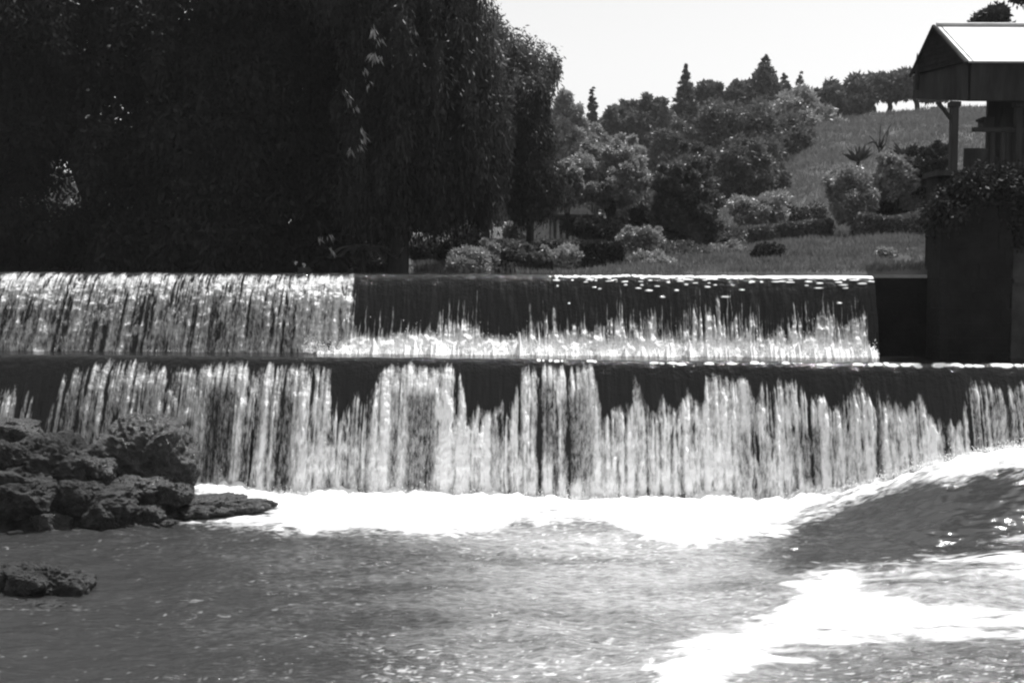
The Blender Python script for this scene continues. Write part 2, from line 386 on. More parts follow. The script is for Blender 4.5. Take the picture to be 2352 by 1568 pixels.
    if ledge > 0: fo[:nb*nx] = np.tile(ledge*fbm(xs*3, 0, 0, 3, 8)**2*2, nb)
    return link(name, npmesh(name, V, grid_faces(nb+nt_, nx)[:, ::-1], True, {'foam': fo}), mat)

SU = [(-400, 628), (0, 629), (812, 634), (822, 752), (900, 758), (960, 745), (1010, 765), (1075, 725), (1090, 745), (1150, 762), (1210, 735), (1260, 742), (1300, 748),
      (1400, 722), (1470, 735), (1560, 728), (1625, 700), (1660, 725), (1700, 705), (1760, 728), (1840, 705), (1900, 720), (1985, 712), (1992, 800), (2400, 800)]
AU = [(0, .62), (500, .68), (760, .8), (815, .95), (822, .95), (900, 1), (1300, 1), (2000, .85), (2400, .3)]
GU = [(-500, 780, 700, 820, .78), (1040, 1060, 760, 820, .5), (1150, 1165, 740, 820, .5), (1880, 1890, 700, 830, .5), (1955, 1965, 700, 830, .6),
      (815, 1400, 772, 850, 1.8), (1400, 1990, 775, 850, 1.7)]
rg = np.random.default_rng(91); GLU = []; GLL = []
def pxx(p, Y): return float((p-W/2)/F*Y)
for k in range(420):                                   # small sun glints painted white on the right part of the upper lip
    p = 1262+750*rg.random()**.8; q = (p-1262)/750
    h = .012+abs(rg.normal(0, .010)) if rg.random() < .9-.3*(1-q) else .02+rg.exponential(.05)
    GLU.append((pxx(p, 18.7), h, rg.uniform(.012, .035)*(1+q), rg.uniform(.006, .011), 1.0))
for k in range(70):  # near-continuous line of sun glare at the right, painted the same way
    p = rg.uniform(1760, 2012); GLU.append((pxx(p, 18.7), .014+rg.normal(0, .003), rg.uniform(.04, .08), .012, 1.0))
for k in range(46):                                    # larger painted sun glints on the lower lip, denser to the right
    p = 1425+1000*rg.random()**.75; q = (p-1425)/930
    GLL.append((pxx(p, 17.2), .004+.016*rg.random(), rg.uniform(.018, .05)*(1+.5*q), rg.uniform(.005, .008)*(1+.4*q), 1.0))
for k in range(14):  # a few weaker painted glints further left
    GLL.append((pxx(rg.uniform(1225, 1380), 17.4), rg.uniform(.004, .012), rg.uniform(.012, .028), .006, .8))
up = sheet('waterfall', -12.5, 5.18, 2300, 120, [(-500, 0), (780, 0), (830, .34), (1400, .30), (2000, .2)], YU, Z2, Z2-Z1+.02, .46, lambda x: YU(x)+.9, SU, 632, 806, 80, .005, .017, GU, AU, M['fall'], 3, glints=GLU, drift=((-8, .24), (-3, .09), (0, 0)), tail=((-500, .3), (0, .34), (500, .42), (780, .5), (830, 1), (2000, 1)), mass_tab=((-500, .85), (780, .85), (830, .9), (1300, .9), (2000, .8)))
tag(up, 'upper curtain of falling water, white on the left and dark glassy on the right', 'waterfall')
SL = [(-300, 900), (0, 900), (30, 880), (50, 885), (62, 990), (80, 900), (92, 905), (105, 990), (125, 985), (150, 860), (180, 843), (225, 838), (232, 828), (300, 830), (360, 834), (420, 838), (470, 838), (505, 828), (565, 830),
      (580, 842), (620, 830), (650, 832), (660, 828), (740, 832), (762, 850), (772, 925), (790, 945), (805, 915), (830, 900), (845, 905), (862, 870), (875, 845), (905, 832), (1035, 832), (1052, 842), (1065, 880), (1075, 945),
      (1095, 925), (1130, 935), (1150, 905), (1180, 900), (1192, 850), (1210, 830), (1362, 833), (1372, 870), (1385, 955), (1395, 912), (1415, 905), (1440, 930), (1452, 870), (1468, 858), (1478, 900), (1495, 925), (1520, 890), (1545, 920), (1575, 885),
      (1612, 900), (1620, 845), (1650, 842), (1690, 855), (1712, 850), (1735, 895), (1755, 850), (1765, 880), (1790, 850), (1832, 855), (1850, 895), (1890, 890), (1910, 910), (1935, 875), (1975, 868), (2000, 905), (2040, 880), (2075, 915), (2105, 882), (2130, 935),
      (2170, 930), (2195, 935), (2212, 858), (2250, 852), (2290, 860), (2352, 852), (2700, 850)]
AL = [(-300, .55), (0, .6), (300, .62), (600, .72), (800, .85), (1400, .85), (2000, .8), (2300, .7)]
GL = [(480, 545, 880, 1110, .32), (650, 682, 900, 1130, .35), (740, 770, 860, 900, .6), (905, 925, 900, 1130, .5), (935, 1005, 900, 1140, .32), (1130, 1150, 980, 1140, .5), (1228, 1262, 870, 1060, .35), (1280, 1352, 900, 1110, .38),
      (1370, 1392, 860, 1130, .75), (1690, 1715, 980, 1130, .4), (1830, 1880, 980, 1120, .38), (1720, 1740, 900, 1060, .6), (2000, 2020, 930, 1130, .5), (2150, 2175, 980, 1100, .5), (2255, 2352, 900, 1100, .55), (400, 480, 850, 1100, .75),
      (100, 380, 880, 1100, .7), (1400, 1700, 1000, 1140, 1.22), (1040, 1180, 1000, 1140, 1.25), (700, 900, 1000, 1140, 1.25)]
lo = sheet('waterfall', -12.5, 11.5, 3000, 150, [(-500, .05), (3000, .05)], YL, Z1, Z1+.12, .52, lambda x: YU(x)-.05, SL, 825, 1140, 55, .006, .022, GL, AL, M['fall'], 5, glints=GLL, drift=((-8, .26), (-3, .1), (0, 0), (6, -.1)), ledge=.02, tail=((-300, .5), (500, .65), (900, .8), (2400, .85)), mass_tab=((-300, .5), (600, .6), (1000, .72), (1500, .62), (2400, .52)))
tag(lo, 'lower tall curtain of falling water broken into white streams above the foam', 'waterfall')

ys_ = np.linspace(0, 1, 40); xs_ = np.linspace(-60, 60, 160)
Xr = np.broadcast_to(xs_, (40, 160)); Yr = (YU(np.clip(xs_, -12.5, 12.5))+.9)[None] * (1-ys_)[:, None] + 62*ys_[:, None]
o = link('reservoir_water', npmesh('reservoir_water', np.stack([Xr.ravel(), Yr.ravel(), np.full(Xr.size, Z2-.003)], 1), grid_faces(40, 160), True, {'foam': np.zeros(Xr.size)}), M['still']); tag(o, kind='structure')

# weir masonry behind the water
weir = thing('weir', 'dark wet concrete weir stepping down in two long falls across the river', 'weir', (0, 19, 0))
def prism(xa, xb, prof):        # prof: list of (offset fn of x, z)
    mb = MB(); n = 24; xs = np.linspace(xa, xb, n); k = len(prof)
    v = [(x, f(x), z) for x in xs for f, z in prof]
    f = [(i*k+j, i*k+(j+1) % k, (i+1)*k+(j+1) % k, (i+1)*k+j) for i in range(n-1) for j in range(k)]
    f += [tuple(range(k))[::-1], tuple((n-1)*k+j for j in range(k))]
    mb.add(v, f); return mb
cuf = lambda d: (lambda x: float(YU(x))+d)
clf = lambda d: (lambda x: float(YL(x))+d)
pr = prism(-12.5, 5.6, [(cuf(.16), 1.4), (cuf(.07), Z2-.2), (cuf(.14), Z2-.06), (cuf(2.2), Z2-.1), (cuf(2.2), 1.4)]); o = pr.build('upper_step', M['concrete'], weir, (0, 19, 0))
pr = prism(-12.5, 11.5, [(clf(.1), -.9), (clf(.05), Z1-.2), (clf(.1), Z1-.07), (cuf(.3), Z1-.1), (cuf(.3), -.9)]); o = pr.build('lower_step', M['concrete'], weir, (0, 19, 0))
mb = MB(); xa = 5.19; v = []
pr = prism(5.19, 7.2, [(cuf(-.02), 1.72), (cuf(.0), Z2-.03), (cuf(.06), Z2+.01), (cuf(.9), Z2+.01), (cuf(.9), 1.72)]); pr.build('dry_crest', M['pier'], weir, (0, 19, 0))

# ------------------------------------------------------------------ river with foam
nx, ny = 900, 560
t = np.linspace(0, 1, ny); yr = 6.0 + (17.9+1.3-6.0)*t**.9
Xg = np.zeros((ny, nx)); Yg = np.zeros((ny, nx))
for j in range(ny):
    hw = 3.2 + yr[j]*.62
    Xg[j] = np.linspace(-hw, hw, nx); Yg[j] = yr[j]
front = YL(Xg) - .45
Yg = np.minimum(Yg, front + .35)
dist = np.clip(front - Yg, 0, 20)                          # metres downstream of the fall
big = fbm(Xg*.55, Yg*.8, 0, 3, 21) - .5
Z = big*.16 + (fbm(Xg*2.2, Yg*3.6, 0, 3, 22)-.5)*.07 + (fbm(Xg*7, Yg*11, 0, 2, 23)-.5)*.028
mx = sstep(3.0, 7.0, Xg)                                   # raised hump of water on the right
ridge = YL(Xg) - .95
hump = mx*.84*np.exp(-((Yg-ridge)/np.where(Yg > ridge, .8, 2.0))**2)
mx2 = sstep(1.2, 4.2, Xg)*(.16*np.exp(-((Yg-(12.1+.12*Xg))/.7)**2) - .06*np.exp(-((Yg-(13.3+.1*Xg))/.6)**2))
Z = Z + hump + mx2
boil = np.exp(-dist/.55)
Z = Z + boil*(.03 + .26*(fbm(Xg*2.6, Yg*2.6, 0, 4, 24)-.35) + .10*(fbm(Xg*11, Yg*7, 0, 3, 25)-.4))
P = np.stack([Xg, Yg, Z], 2).reshape(-1, 3)
pX, pY = proj(P)
def poly_sd(poly, x, y):
    inside = np.zeros(len(x), bool); dmin = np.full(len(x), 1e9); n = len(poly)
    for i in range(n):
        (x1, y1), (x2, y2) = poly[i], poly[(i+1) % n]
        c = ((y1 > y) != (y2 > y)) & (x < (x2-x1)*(y-y1)/(y2-y1+1e-9)+x1); inside ^= c
        dx, dy = x2-x1, y2-y1; tt = np.clip(((x-x1)*dx+(y-y1)*dy)/(dx*dx+dy*dy+1e-9), 0, 1)
        dmin = np.minimum(dmin, np.hypot(x-x1-tt*dx, (y-y1-tt*dy)))
    return np.where(inside, dmin, -dmin)
wx, wy = P[:, 0], P[:, 1]
jx = (fbm(wx*2.2, wy*3.4, 0, 4, 31)-.5); j2 = (fbm(wx*9, wy*13, 0, 3, 32)-.5)
qx = pX + jx*70 + j2*30; qy = pY + jx*34 + j2*22
A_ = [(-200, 1080), (420, 1090), (430, 1120), (520, 1148), (640, 1160), (630, 1178), (440, 1186), (560, 1196), (700, 1206), (850, 1210), (1000, 1222), (1120, 1214), (1220, 1188), (1320, 1182), (1440, 1204), (1480, 1236),
      (1600, 1250), (1720, 1232), (1850, 1188), (2000, 1128), (2200, 1084), (2352, 1062), (2900, 1040), (2900, 700), (-200, 700)]
B_ = [(2900, 1200), (2352, 1262), (2200, 1288), (2050, 1302), (1930, 1306), (1850, 1320), (1800, 1370), (1770, 1412), (1650, 1440), (1570, 1480), (1500, 1530), (1440, 1620), (1640, 1620), (1700, 1560), (1760, 1520), (1900, 1492),
      (2000, 1477), (2200, 1470), (2352, 1448), (2900, 1400)]
H1 = [(1955, 1350), (2010, 1324), (2200, 1312), (2360, 1322), (2380, 1395), (2200, 1398), (2120, 1392), (2060, 1366), (1990, 1374)]
sA = poly_sd(A_, qx, qy); sB = poly_sd(B_, qx, qy); sH = poly_sd(H1, qx, qy)
A = sstep(-26, 26, sA + 44*(fbm(wx*6, wy*10, 0, 3, 44)-.5))*(1-.5*sstep(.5, .62, fbm(wx*3.2, wy*6, 0, 3, 45))*sstep(1780, 1860, pX)*(1-sstep(2100, 2250, pX))*(1-sstep(20, 55, sA))); B = sstep(-30, 34, sB + 50*(fbm(wx*5, wy*12, 0, 3, 43)-.5)) * np.clip(.10 + 2.0*(fbm(wx*1.8-wy*.6, wy*8, 0, 4, 40)-.17) + .6*sstep(25, 85, sB), .05, 1); Hh = sstep(-14, 14, sH)
B = B*(1-Hh*.7)*(1-.25*sstep(2060, 2140, pX)*(1-sstep(1440, 1460, pY+jx*20))*(pY > 1290)*fbm(wx*3, wy*7, 0, 3, 46)*1.6)
B = B*(1 - .55*sstep(.52, .66, fbm(wx*1.3, wy*4.5, 0, 3, 41))*(1-sstep(0, 90, sB)))
# streak lines pulled downstream out of the white water
# murky aeration and flecks
mid = np.exp(-((pX-1500)/520)**2)*np.exp(-((pY-1400)/260)**2)*.20 + np.exp(-((pX-1350)/330)**2)*np.exp(-((pY-1235)/60)**2)*.20 + .05
mid = mid + .10*sstep(1180, 1568, pY)*sstep(700, 1300, pX)*(1-sstep(1700, 2000, pX)*.5) + .04*sstep(-300, 700, pX)
mid = mid*(.45 + 1.1*fbm(wx*.9, wy*2.2, 0, 4, 33))
mid = mid*.62
dark = np.exp(-((pX-2150)/260)**2)*np.exp(-((pY-1200)/60)**2); dark2 = sstep(1700, 1900, pX)*(pY < 1320)*sstep(-5, -30, sB); mid = mid*(1-.85*np.maximum(dark, dark2*.9))
fl = fbm(wx*19, wy*34, 0, 3, 34); fl2 = fbm(wx*1.4, wy*3.0, 0, 3, 35)
where = .14 + .9*np.exp(-((pX-1350)/350)**2)*np.exp(-((pY-1230)/70)**2) + .85*sstep(1380, 1560, pY)*np.exp(-((pX-1350)/520)**2) + .5*np.exp(-((pX-1750)/200)**2)*np.exp(-((pY-1400)/70)**2) + .6*sstep(1450, 1540, pY)*sstep(1700, 2000, pX)
where = where*(1-.9*dark)
fle = sstep(.70, .84, fl + (where-.5)*.12 + (fl2-.5)*.22)*.85
rkl = np.exp(-((pY-(1214-.06*np.clip(pX, 0, 450)))/9)**2)*(pX < 470)*sstep(.45, .62, fl)*.6 + np.exp(-((pY-1398)/8)**2)*(pX < 230)*sstep(.5, .66, fl)*.12
jobble = rkl + sstep(-40, 0, sA)*(1-A)*.4*sstep(.45, .6, fl)
calm = np.clip(sstep(1650, 1850, pX)*sstep(-10, -50, sA)*sstep(-5, -50, sB)*(pY < 1330), 0, 1)*(.75+.5*fbm(wx*1.2, wy*1.5, 0, 2, 49))
foam = np.clip(np.maximum.reduce([A*1.0, B, mid + fle*(.10+.35*np.clip(where, 0, 1)), jobble]), 0, 1)
river = link('river_water', npmesh('river_water', P, grid_faces(ny, nx), True, {'foam': foam, 'calm': calm}), M['river']); tag(river, kind='structure')

# churned splash along the foot of the upper fall, right part
nxs, nys = 1500, 34
xs_ = np.linspace(-3.1, 5.12, nxs); v_ = np.linspace(0, 1, nys)
pk = fbm(xs_*8, 3, 0, 3, 61); pk2 = fbm(xs_*26, 8, 0, 2, 62); env = sstep(-3.1, -2.3, xs_)
hh = env*np.clip(.03+.24*np.clip(pk-.34, 0, 1)*1.5*(.5+pk2) + .22*np.clip(fbm(xs_*38, 4, 0, 2, 63)-.56, 0, 1), .01, .45)
crest_ = .30
prof = np.where(v_ < crest_, sstep(0, crest_, v_), (1-sstep(crest_, 1, v_))**1.3)
Zs = Z1-.02 + prof[:, None]*hh[None]*(1+.5*(fbm(xs_[None]*22, v_[:, None]*9, 0, 3, 64)-.5)) + .012*(fbm(xs_[None]*40, v_[:, None]*14, 0, 2, 65)-.4)*env
Ysx = (YU(xs_)-.47)[None] - v_[:, None]*(.14+hh[None]*.9) - .03*(fbm(xs_[None]*14, v_[:, None]*4, 0, 2, 66)-.5)
o = link('splash', npmesh('splash', np.stack([np.broadcast_to(xs_, Zs.shape).ravel(), Ysx.ravel(), Zs.ravel()], 1), grid_faces(nys, nxs)[:, ::-1], True), M['spray'])
tag(o, 'white churned splash along the foot of the upper fall, right part', 'splash', kind='stuff')

# spray: little beads thrown up along the foot of both falls
def beads(name, P, R, mat):
    o6 = np.array([(1, 0, 0), (-1, 0, 0), (0, 1, 0), (0, -1, 0), (0, 0, 1), (0, 0, -1)], float)
    f8 = np.array([(0, 2, 4), (2, 1, 4), (1, 3, 4), (3, 0, 4), (2, 0, 5), (1, 2, 5), (3, 1, 5), (0, 3, 5)])
    V = (P[:, None] + o6[None]*R[:, None, None]*np.array([1, 1, 1.5])).reshape(-1, 3)
    Fc = (f8[None] + 6*np.arange(len(P))[:, None, None]).reshape(-1, 3)
    return link(name, npmesh(name, V, Fc, True), mat)
n = 9000; x = rng.uniform(-5, 8, n); hgt = rng.exponential(.035, n)*(.3+1.4*fbm(x*2.4, 0, 0, 3, 51))
P1 = np.stack([x, YL(x)-.5-rng.exponential(.12, n), hgt+.02+.80*sstep(3.0, 7.0, x)], 1)
n = 8000; x = rng.uniform(-3.0, 5.1, n); hgt = rng.exponential(.06, n)*(.3+1.4*fbm(x*5, 0, 0, 3, 52))
P2 = np.stack([x, YU(x)-.52-rng.exponential(.08, n), Z1+hgt+.01], 1)
n = 500; x = rng.uniform(-8, -2.5, n); x = x[fbm(x*2.2, 0, 0, 2, 53) > .56]; n = len(x)
P3 = np.stack([x, YU(x)-.4-rng.exponential(.05, n), Z1+rng.exponential(.02, n)+.01], 1)
PP = np.concatenate([P1, P2, P3]); o = beads('spray', PP, rng.uniform(.003, .008, len(PP)), M['spray'])
tag(o, 'white spray thrown up along the foot of both falls', 'spray', kind='stuff')

# ------------------------------------------------------------------ rocks
def rock(px, py, Y, r, mat, label, seed, rot=0, pit=.22, cat='rock', name='rock', group='rocks on the left of the river'):
    c = at(px, py, Y)
    n, mrows = 220, 130
    th = np.linspace(0, 2*math.pi, n, endpoint=False); ph = np.linspace(.02, math.pi-.02, mrows)
    T, Ph = np.meshgrid(th, ph); d = np.stack([np.cos(T)*np.sin(Ph), np.sin(T)*np.sin(Ph), np.cos(Ph)], 2)
    q = np.sign(d)*np.abs(d)**.9                            # slightly blocky
    q = q/np.linalg.norm(q, axis=2, keepdims=True)*(np.abs(q).max(2, keepdims=True)**-.25)
    ds = d*np.array(r)/.5
    a = fbm(d[..., 0]*1.3+seed, d[..., 1]*1.3, d[..., 2]*1.3+7, 2, seed)-.5
    b = 1-np.abs(fbm(ds[..., 0]*2.6+seed, ds[..., 1]*2.6, ds[..., 2]*2.6, 3, seed+3, .5)-.5)*2
    e = fbm(ds[..., 0]*6, ds[..., 1]*6+seed, ds[..., 2]*6, 5, seed+5, .7)-.5
    R = 1 + a*.7 + (b-.8)*pit*1.0 + e*pit*1.7
    V = (q*R[..., None]*np.array(r)).reshape(-1, 3)
    cr, sr = math.cos(rot), math.sin(rot); V = V @ np.array([[cr, 0, sr], [0, 1, 0], [-sr, 0, cr]])
    i = np.arange(mrows-1)[:, None]*n; j = np.arange(n)[None]; jn = (j+1) % n
    Fc = np.stack([i+j, i+n+j, i+n+jn, i+jn], 2).reshape(-1, 4)
    o = link(name, npmesh(name, V, Fc, True), mat, loc=tuple(c)); tag(o, label, cat, group); return o
rock(328, 1062, 16.2, (.62, .5, .60), M['rock'], 'tall rounded wet boulder standing against the lower fall', 3, pit=.17)
rock(300, 1142, 15.7, (.52, .4, .24), M['rock'], 'glistening pitted rock below the tall wet boulder', 8, pit=.3)
rock(112, 1092, 15.7, (.70, .55, .44), M['moss'], 'broad dark mossy rock left of the tall wet boulder', 5)
rock(30, 1000, 16.2, (.42, .35, .20), M['rock'], 'small wet dark rock at the left edge in front of the fall', 6)
rock(20, 1140, 15.4, (.75, .5, .38), M['moss'], 'grey mossy rock at the left edge of the rock pile', 12)
rock(185, 1160, 15.3, (.70, .45, .26), M['moss'], 'low lumpy rock in the middle of the rock pile', 14)
rock(70, 1195, 15.2, (.75, .4, .12), M['moss'], 'flat low rock along the waterline at the left edge', 17, pit=.35)
rock(450, 1165, 16.0, (.80, .42, .15), M['rock'], 'flat wet ledge of rock reaching into the white foam', 19, rot=.03, pit=.3)
rock(560, 1166, 16.35, (.30, .16, .05), M['rock'], 'small tip of wet rock awash in the foam', 23, pit=.4)
rock(300, 1196, 15.4, (.62, .3, .09), M['rock'], 'dark wet rock edge lapped by the calm grey water', 29, pit=.4)
rock(115, 1352, 12.3, (.40, .34, .24), M['moss'], 'dark jagged rock rising from the water near the lower left corner', 31, pit=.32)
rock(0, 1345, 12.4, (.38, .3, .23), M['moss'], 'dark half sunken rock cut by the left edge of the photo', 37, pit=.32)
rock(60, 1395, 11.8, (.40, .3, .07), M['moss'], 'low wet rock shelf in front of the jagged rock', 41, pit=.4)

for k, (a, b, Yk, rr, lb) in enumerate([(60, 1150, 15.0, .26, 'round mossy stone low on the rock pile at the left edge'), (175, 1135, 15.0, .17, 'small pale lump of rock near the middle of the pile'),
        (240, 1180, 15.0, .20, 'knobbly dark stone at the water edge of the pile'), (395, 1135, 15.6, .18, 'small wet stone tucked under the right side of the tall boulder'),
        (120, 1200, 14.9, .17, 'small stone at the waterline below the mossy rock'), (215, 1085, 15.4, .20, 'dark lump wedged between the mossy rock and the tall boulder'),
        (15, 1060, 15.4, .25, 'grey hump of rock at the left edge above the mossy stones'), (340, 1185, 15.3, .15, 'small glistening stone awash below the tall boulder'),
        (55, 1340, 12.0, .14, 'dark pointed stone on top of the half sunken rock')]):
    rock(a, b, Yk, (rr*1.3, rr, rr*.85), M['moss'] if k in (0, 1, 2, 6, 8) else M['rock'], lb, 50+k*3, pit=.42)

# ------------------------------------------------------------------ foliage
def cloud(lobes, n, leaf, wid, droop=.0, clus=40, sig=.3, vs=1.0, shell=.75, seed=0, hang=0.0):
    """leaves in clumps spread through the outer volume of a set of ellipsoid lobes"""
    r = np.random.default_rng(seed + 100)
    lob = np.array(lobes, float); wgt = (lob[:, 3]*lob[:, 4]+lob[:, 4]*lob[:, 5]+lob[:, 3]*lob[:, 5]); wgt = wgt/wgt.sum()
    nc = max(8, int(clus)); li = r.choice(len(lob), nc, p=wgt); d = unit(r.normal(0, 1, (nc, 3)))
    rad = r.uniform(shell, 1.0, nc)*(1+.75*(fbm(d[:, 0]*2.8+li*3, d[:, 1]*2.8, d[:, 2]*2.8, 3, seed)-.5))
    rad = np.where(r.random(nc) < .25, rad*r.uniform(.3, .9, nc), rad)
    cc = lob[li, :3] + d*rad[:, None]*lob[li, 3:6]
    ci = r.integers(0, nc, n); cs = (r.uniform(.5, 1.3, nc)*sig)[ci]
    off = r.normal(0, 1, (n, 3)); off = unit(off)*(r.random(n)**.5)[:, None]*cs[:, None]*np.array([1, 1, vs])
    if hang > 0: off[:, 2] -= np.abs(r.normal(0, hang, n))
    P = cc[ci] + off
    A = unit(unit(off)*.7 + r.normal(0, .6, (n, 3)) + np.array([0, 0, -droop]))
    S = unit(np.cross(A, unit(r.normal(0, 1, (n, 3)) + np.array([0, 0, .0]))))
    return leaf_quads(P, A, S, leaf*r.uniform(.6, 1.3, n), wid*r.uniform(.7, 1.2, n))

def limbs(mb, base, top, lobes, r0, nb=5, seed=0):
    r = random.Random(seed)
    b = np.array(base, float); t = np.array(top, float)
    k = 6; pts = [b + (t-b)*i/(k-1) + np.array([r.uniform(-1, 1), r.uniform(-1, 1), 0])*r0*.6*(i > 0) for i in range(k)]
    mb.tube([pts[0]-np.array([0, 0, .3])]+pts, [r0*1.5]+[r0*(1.15-.6*i/(k-1)) for i in range(k)], 9, .15)
    return pts

def tree(name, label, cat, px, Y, lobes, leaf, wid, n, mat, r0=.12, group=None, clus=60, sig=.3, droop=.2, vs=1.0, shell=.7, seed=0, hang=0, top=.6, nb=5, extra=None, lobe_px=True, trunk=True):
    """lobes given as (px, py, dY, rx_px, ry_px, rdepth_m) in the measuring frame at depth Y+dY"""
    L = []
    for (a, b, dy, ra, rb, rd) in lobes:
        c = at(a, b, Y+dy); s = (Y+dy)/F; L.append((c[0], c[1], c[2], ra*s, rd, rb*s))
    bx = (px - W/2)/F*Y; bz = float(gz(bx, Y)); base = (bx, Y, bz)
    root = thing(name, label, cat, base, group)
    zs = [l[2] for l in L]; zt = bz + (max(zs)-bz)*top
    if trunk:
        mb = MB(); cx = sum(l[0] for l in L)/len(L)
        pts = limbs(mb, base, (bx+(cx-bx)*.5, Y, zt), L, r0, seed=seed)
        mb.build('trunk', M['bark'], root, base, True)
        rr = random.Random(seed+5); mb2 = MB(); Ls = rr.sample(L, min(nb, len(L)))
        for l in Ls:
            p0 = pts[rr.randint(2, 5)]; p2 = np.array(l[:3]); pm = (p0+p2)/2 + np.array([rr.uniform(-.1, .1), rr.uniform(-.1, .1), .12])*np.linalg.norm(p2-p0)
            mb2.tube([p0, pm, p2], [r0*.5, r0*.33, r0*.1], 6)
        if Ls: mb2.build('limb', M['bark'], root, base, True)
    V, Fc = cloud(L, n, leaf, wid, droop, clus, sig, vs, shell, seed, hang)
    if extra is not None:
        V2, F2 = extra; Fc = np.concatenate([Fc, F2+len(V)]); V = np.concatenate([V, V2])
    V = V - np.array(base)
    link('crown', npmesh('crown', V, Fc), mat, root)
    return root

def rlobes(x0, x1, y0, y1, n, seed, rd=1.0, r=(.28, .42), flat=1.0, dome=True):
    gx = (x1-x0)*.06; gy = (y1-y0)*.05; x0 -= gx; x1 += gx; y0 -= gy; y1 += gy
    rr = random.Random(seed); out = []; w, h = x1-x0, y1-y0
    for i in range(n):
        rx = rr.uniform(*r)*w; ry = rr.uniform(*r)*h*flat
        u = rr.uniform(-1, 1); v = rr.uniform(-1, 1)
        if dome and u*u+v*v > 1: u *= .6; v *= .6
        out.append((x0+w/2+u*(w/2-rx), y0+h/2+v*(h/2-ry), rr.uniform(-.4, .4)*rd, rx, ry, rd*rr.uniform(.5, .8)))
    return out

# --- the dark mass of trees on the left
G = 'dark trees overhanging the reservoir on the left'
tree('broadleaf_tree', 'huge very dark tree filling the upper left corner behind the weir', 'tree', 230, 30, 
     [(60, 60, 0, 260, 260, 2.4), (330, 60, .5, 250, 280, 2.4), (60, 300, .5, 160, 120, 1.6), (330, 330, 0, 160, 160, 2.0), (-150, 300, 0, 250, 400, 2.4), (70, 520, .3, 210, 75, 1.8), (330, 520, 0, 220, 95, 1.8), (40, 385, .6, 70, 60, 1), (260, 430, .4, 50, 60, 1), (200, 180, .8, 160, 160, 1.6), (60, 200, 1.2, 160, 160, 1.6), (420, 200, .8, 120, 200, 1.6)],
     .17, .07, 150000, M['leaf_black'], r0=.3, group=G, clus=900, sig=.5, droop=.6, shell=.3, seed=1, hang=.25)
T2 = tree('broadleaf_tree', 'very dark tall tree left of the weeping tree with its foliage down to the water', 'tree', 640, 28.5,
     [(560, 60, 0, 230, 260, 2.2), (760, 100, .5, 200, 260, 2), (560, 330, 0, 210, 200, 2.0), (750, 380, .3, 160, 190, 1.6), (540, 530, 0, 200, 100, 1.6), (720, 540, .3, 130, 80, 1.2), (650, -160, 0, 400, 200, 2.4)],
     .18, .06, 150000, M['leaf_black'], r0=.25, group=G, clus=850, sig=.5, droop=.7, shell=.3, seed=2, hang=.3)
T3 = tree('weeping_tree', 'dark weeping tree with thick trunk and pale leaf tufts down its left side', 'tree', 912, 26.5,
     [(940, 150, 0, 150, 220, 1.8), (1050, 160, .4, 120, 160, 1.6), (870, 290, 0, 90, 200, 1.4), (980, 320, 0, 110, 160, 1.5), (1080, 300, .3, 85, 150, 1.3), (1130, 270, .5, 45, 120, .8), (940, 430, .2, 90, 45, 1), (1110, 420, .4, 48, 70, .8), (900, -60, 0, 200, 160, 1.8), (1040, 20, .2, 70, 80, 1.2), (850, 450, 0, 80, 50, 1), (1010, 440, .6, 60, 40, .8)],
     .15, .035, 150000, M['leaf_weep'], r0=.21, group=G, clus=900, sig=.24, droop=1.6, vs=2.2, shell=.45, seed=3, hang=.32, top=.8)
tree('broadleaf_tree', 'rounded grey crown rising behind the weeping tree against the sky', 'tree', 1100, 36,
     [(1060, 70, 0, 80, 90, 2), (1118, 50, 0, 32, 44, 1.0), (1152, 100, 0, 40, 44, 1.0), (1190, 118, .2, 34, 34, .8), (1110, 110, .3, 55, 70, 1.6), (1150, 190, 0, 60, 90, 1.6), (1200, 160, .4, 50, 60, 1.4), (1215, 240, 0, 50, 80, 1.4), (1180, 340, 0, 60, 120, 1.4), (1030, 20, 0, 75, 60, 1.6), (1247, 150, 0, 26, 26, .6), (1262, 140, .2, 16, 18, .4), (1220, 120, .2, 20, 16, .5)],
     .13, .05, 80000, M['leaf_mid'], r0=.22, group=G, clus=500, sig=.3, droop=1.0, vs=1.6, shell=.6, seed=4, hang=.3)
tree('weeping_tree', 'slim dark weeping tree between the weeping mass and the round bush tree', 'tree', 1212, 29,
     [(1222, 240, 0, 38, 70, .8), (1228, 330, 0, 46, 80, .9), (1235, 400, 0, 54, 50, 1), (1205, 430, 0, 44, 36, .9), (1262, 420, .2, 30, 30, .6), (1190, 380, 0, 26, 70, .6)],
     .12, .03, 55000, M['leaf_dark'], r0=.09, group=G, clus=300, sig=.16, droop=1.6, vs=2.0, shell=.5, seed=5, hang=.22, top=.75)
# dark understorey closing the view low on the left
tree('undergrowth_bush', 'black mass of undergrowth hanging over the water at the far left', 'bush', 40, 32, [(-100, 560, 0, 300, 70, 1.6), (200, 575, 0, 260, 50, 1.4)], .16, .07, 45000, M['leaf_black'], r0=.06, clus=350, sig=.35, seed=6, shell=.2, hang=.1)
tree('undergrowth_bush', 'black undergrowth at the water between two dark trunks left of centre', 'bush', 560, 30.5, [(480, 570, 0, 220, 50, 1.4), (700, 578, 0, 160, 44, 1.2)], .15, .06, 40000, M['leaf_black'], r0=.06, clus=320, sig=.3, seed=7, shell=.2, hang=.1)

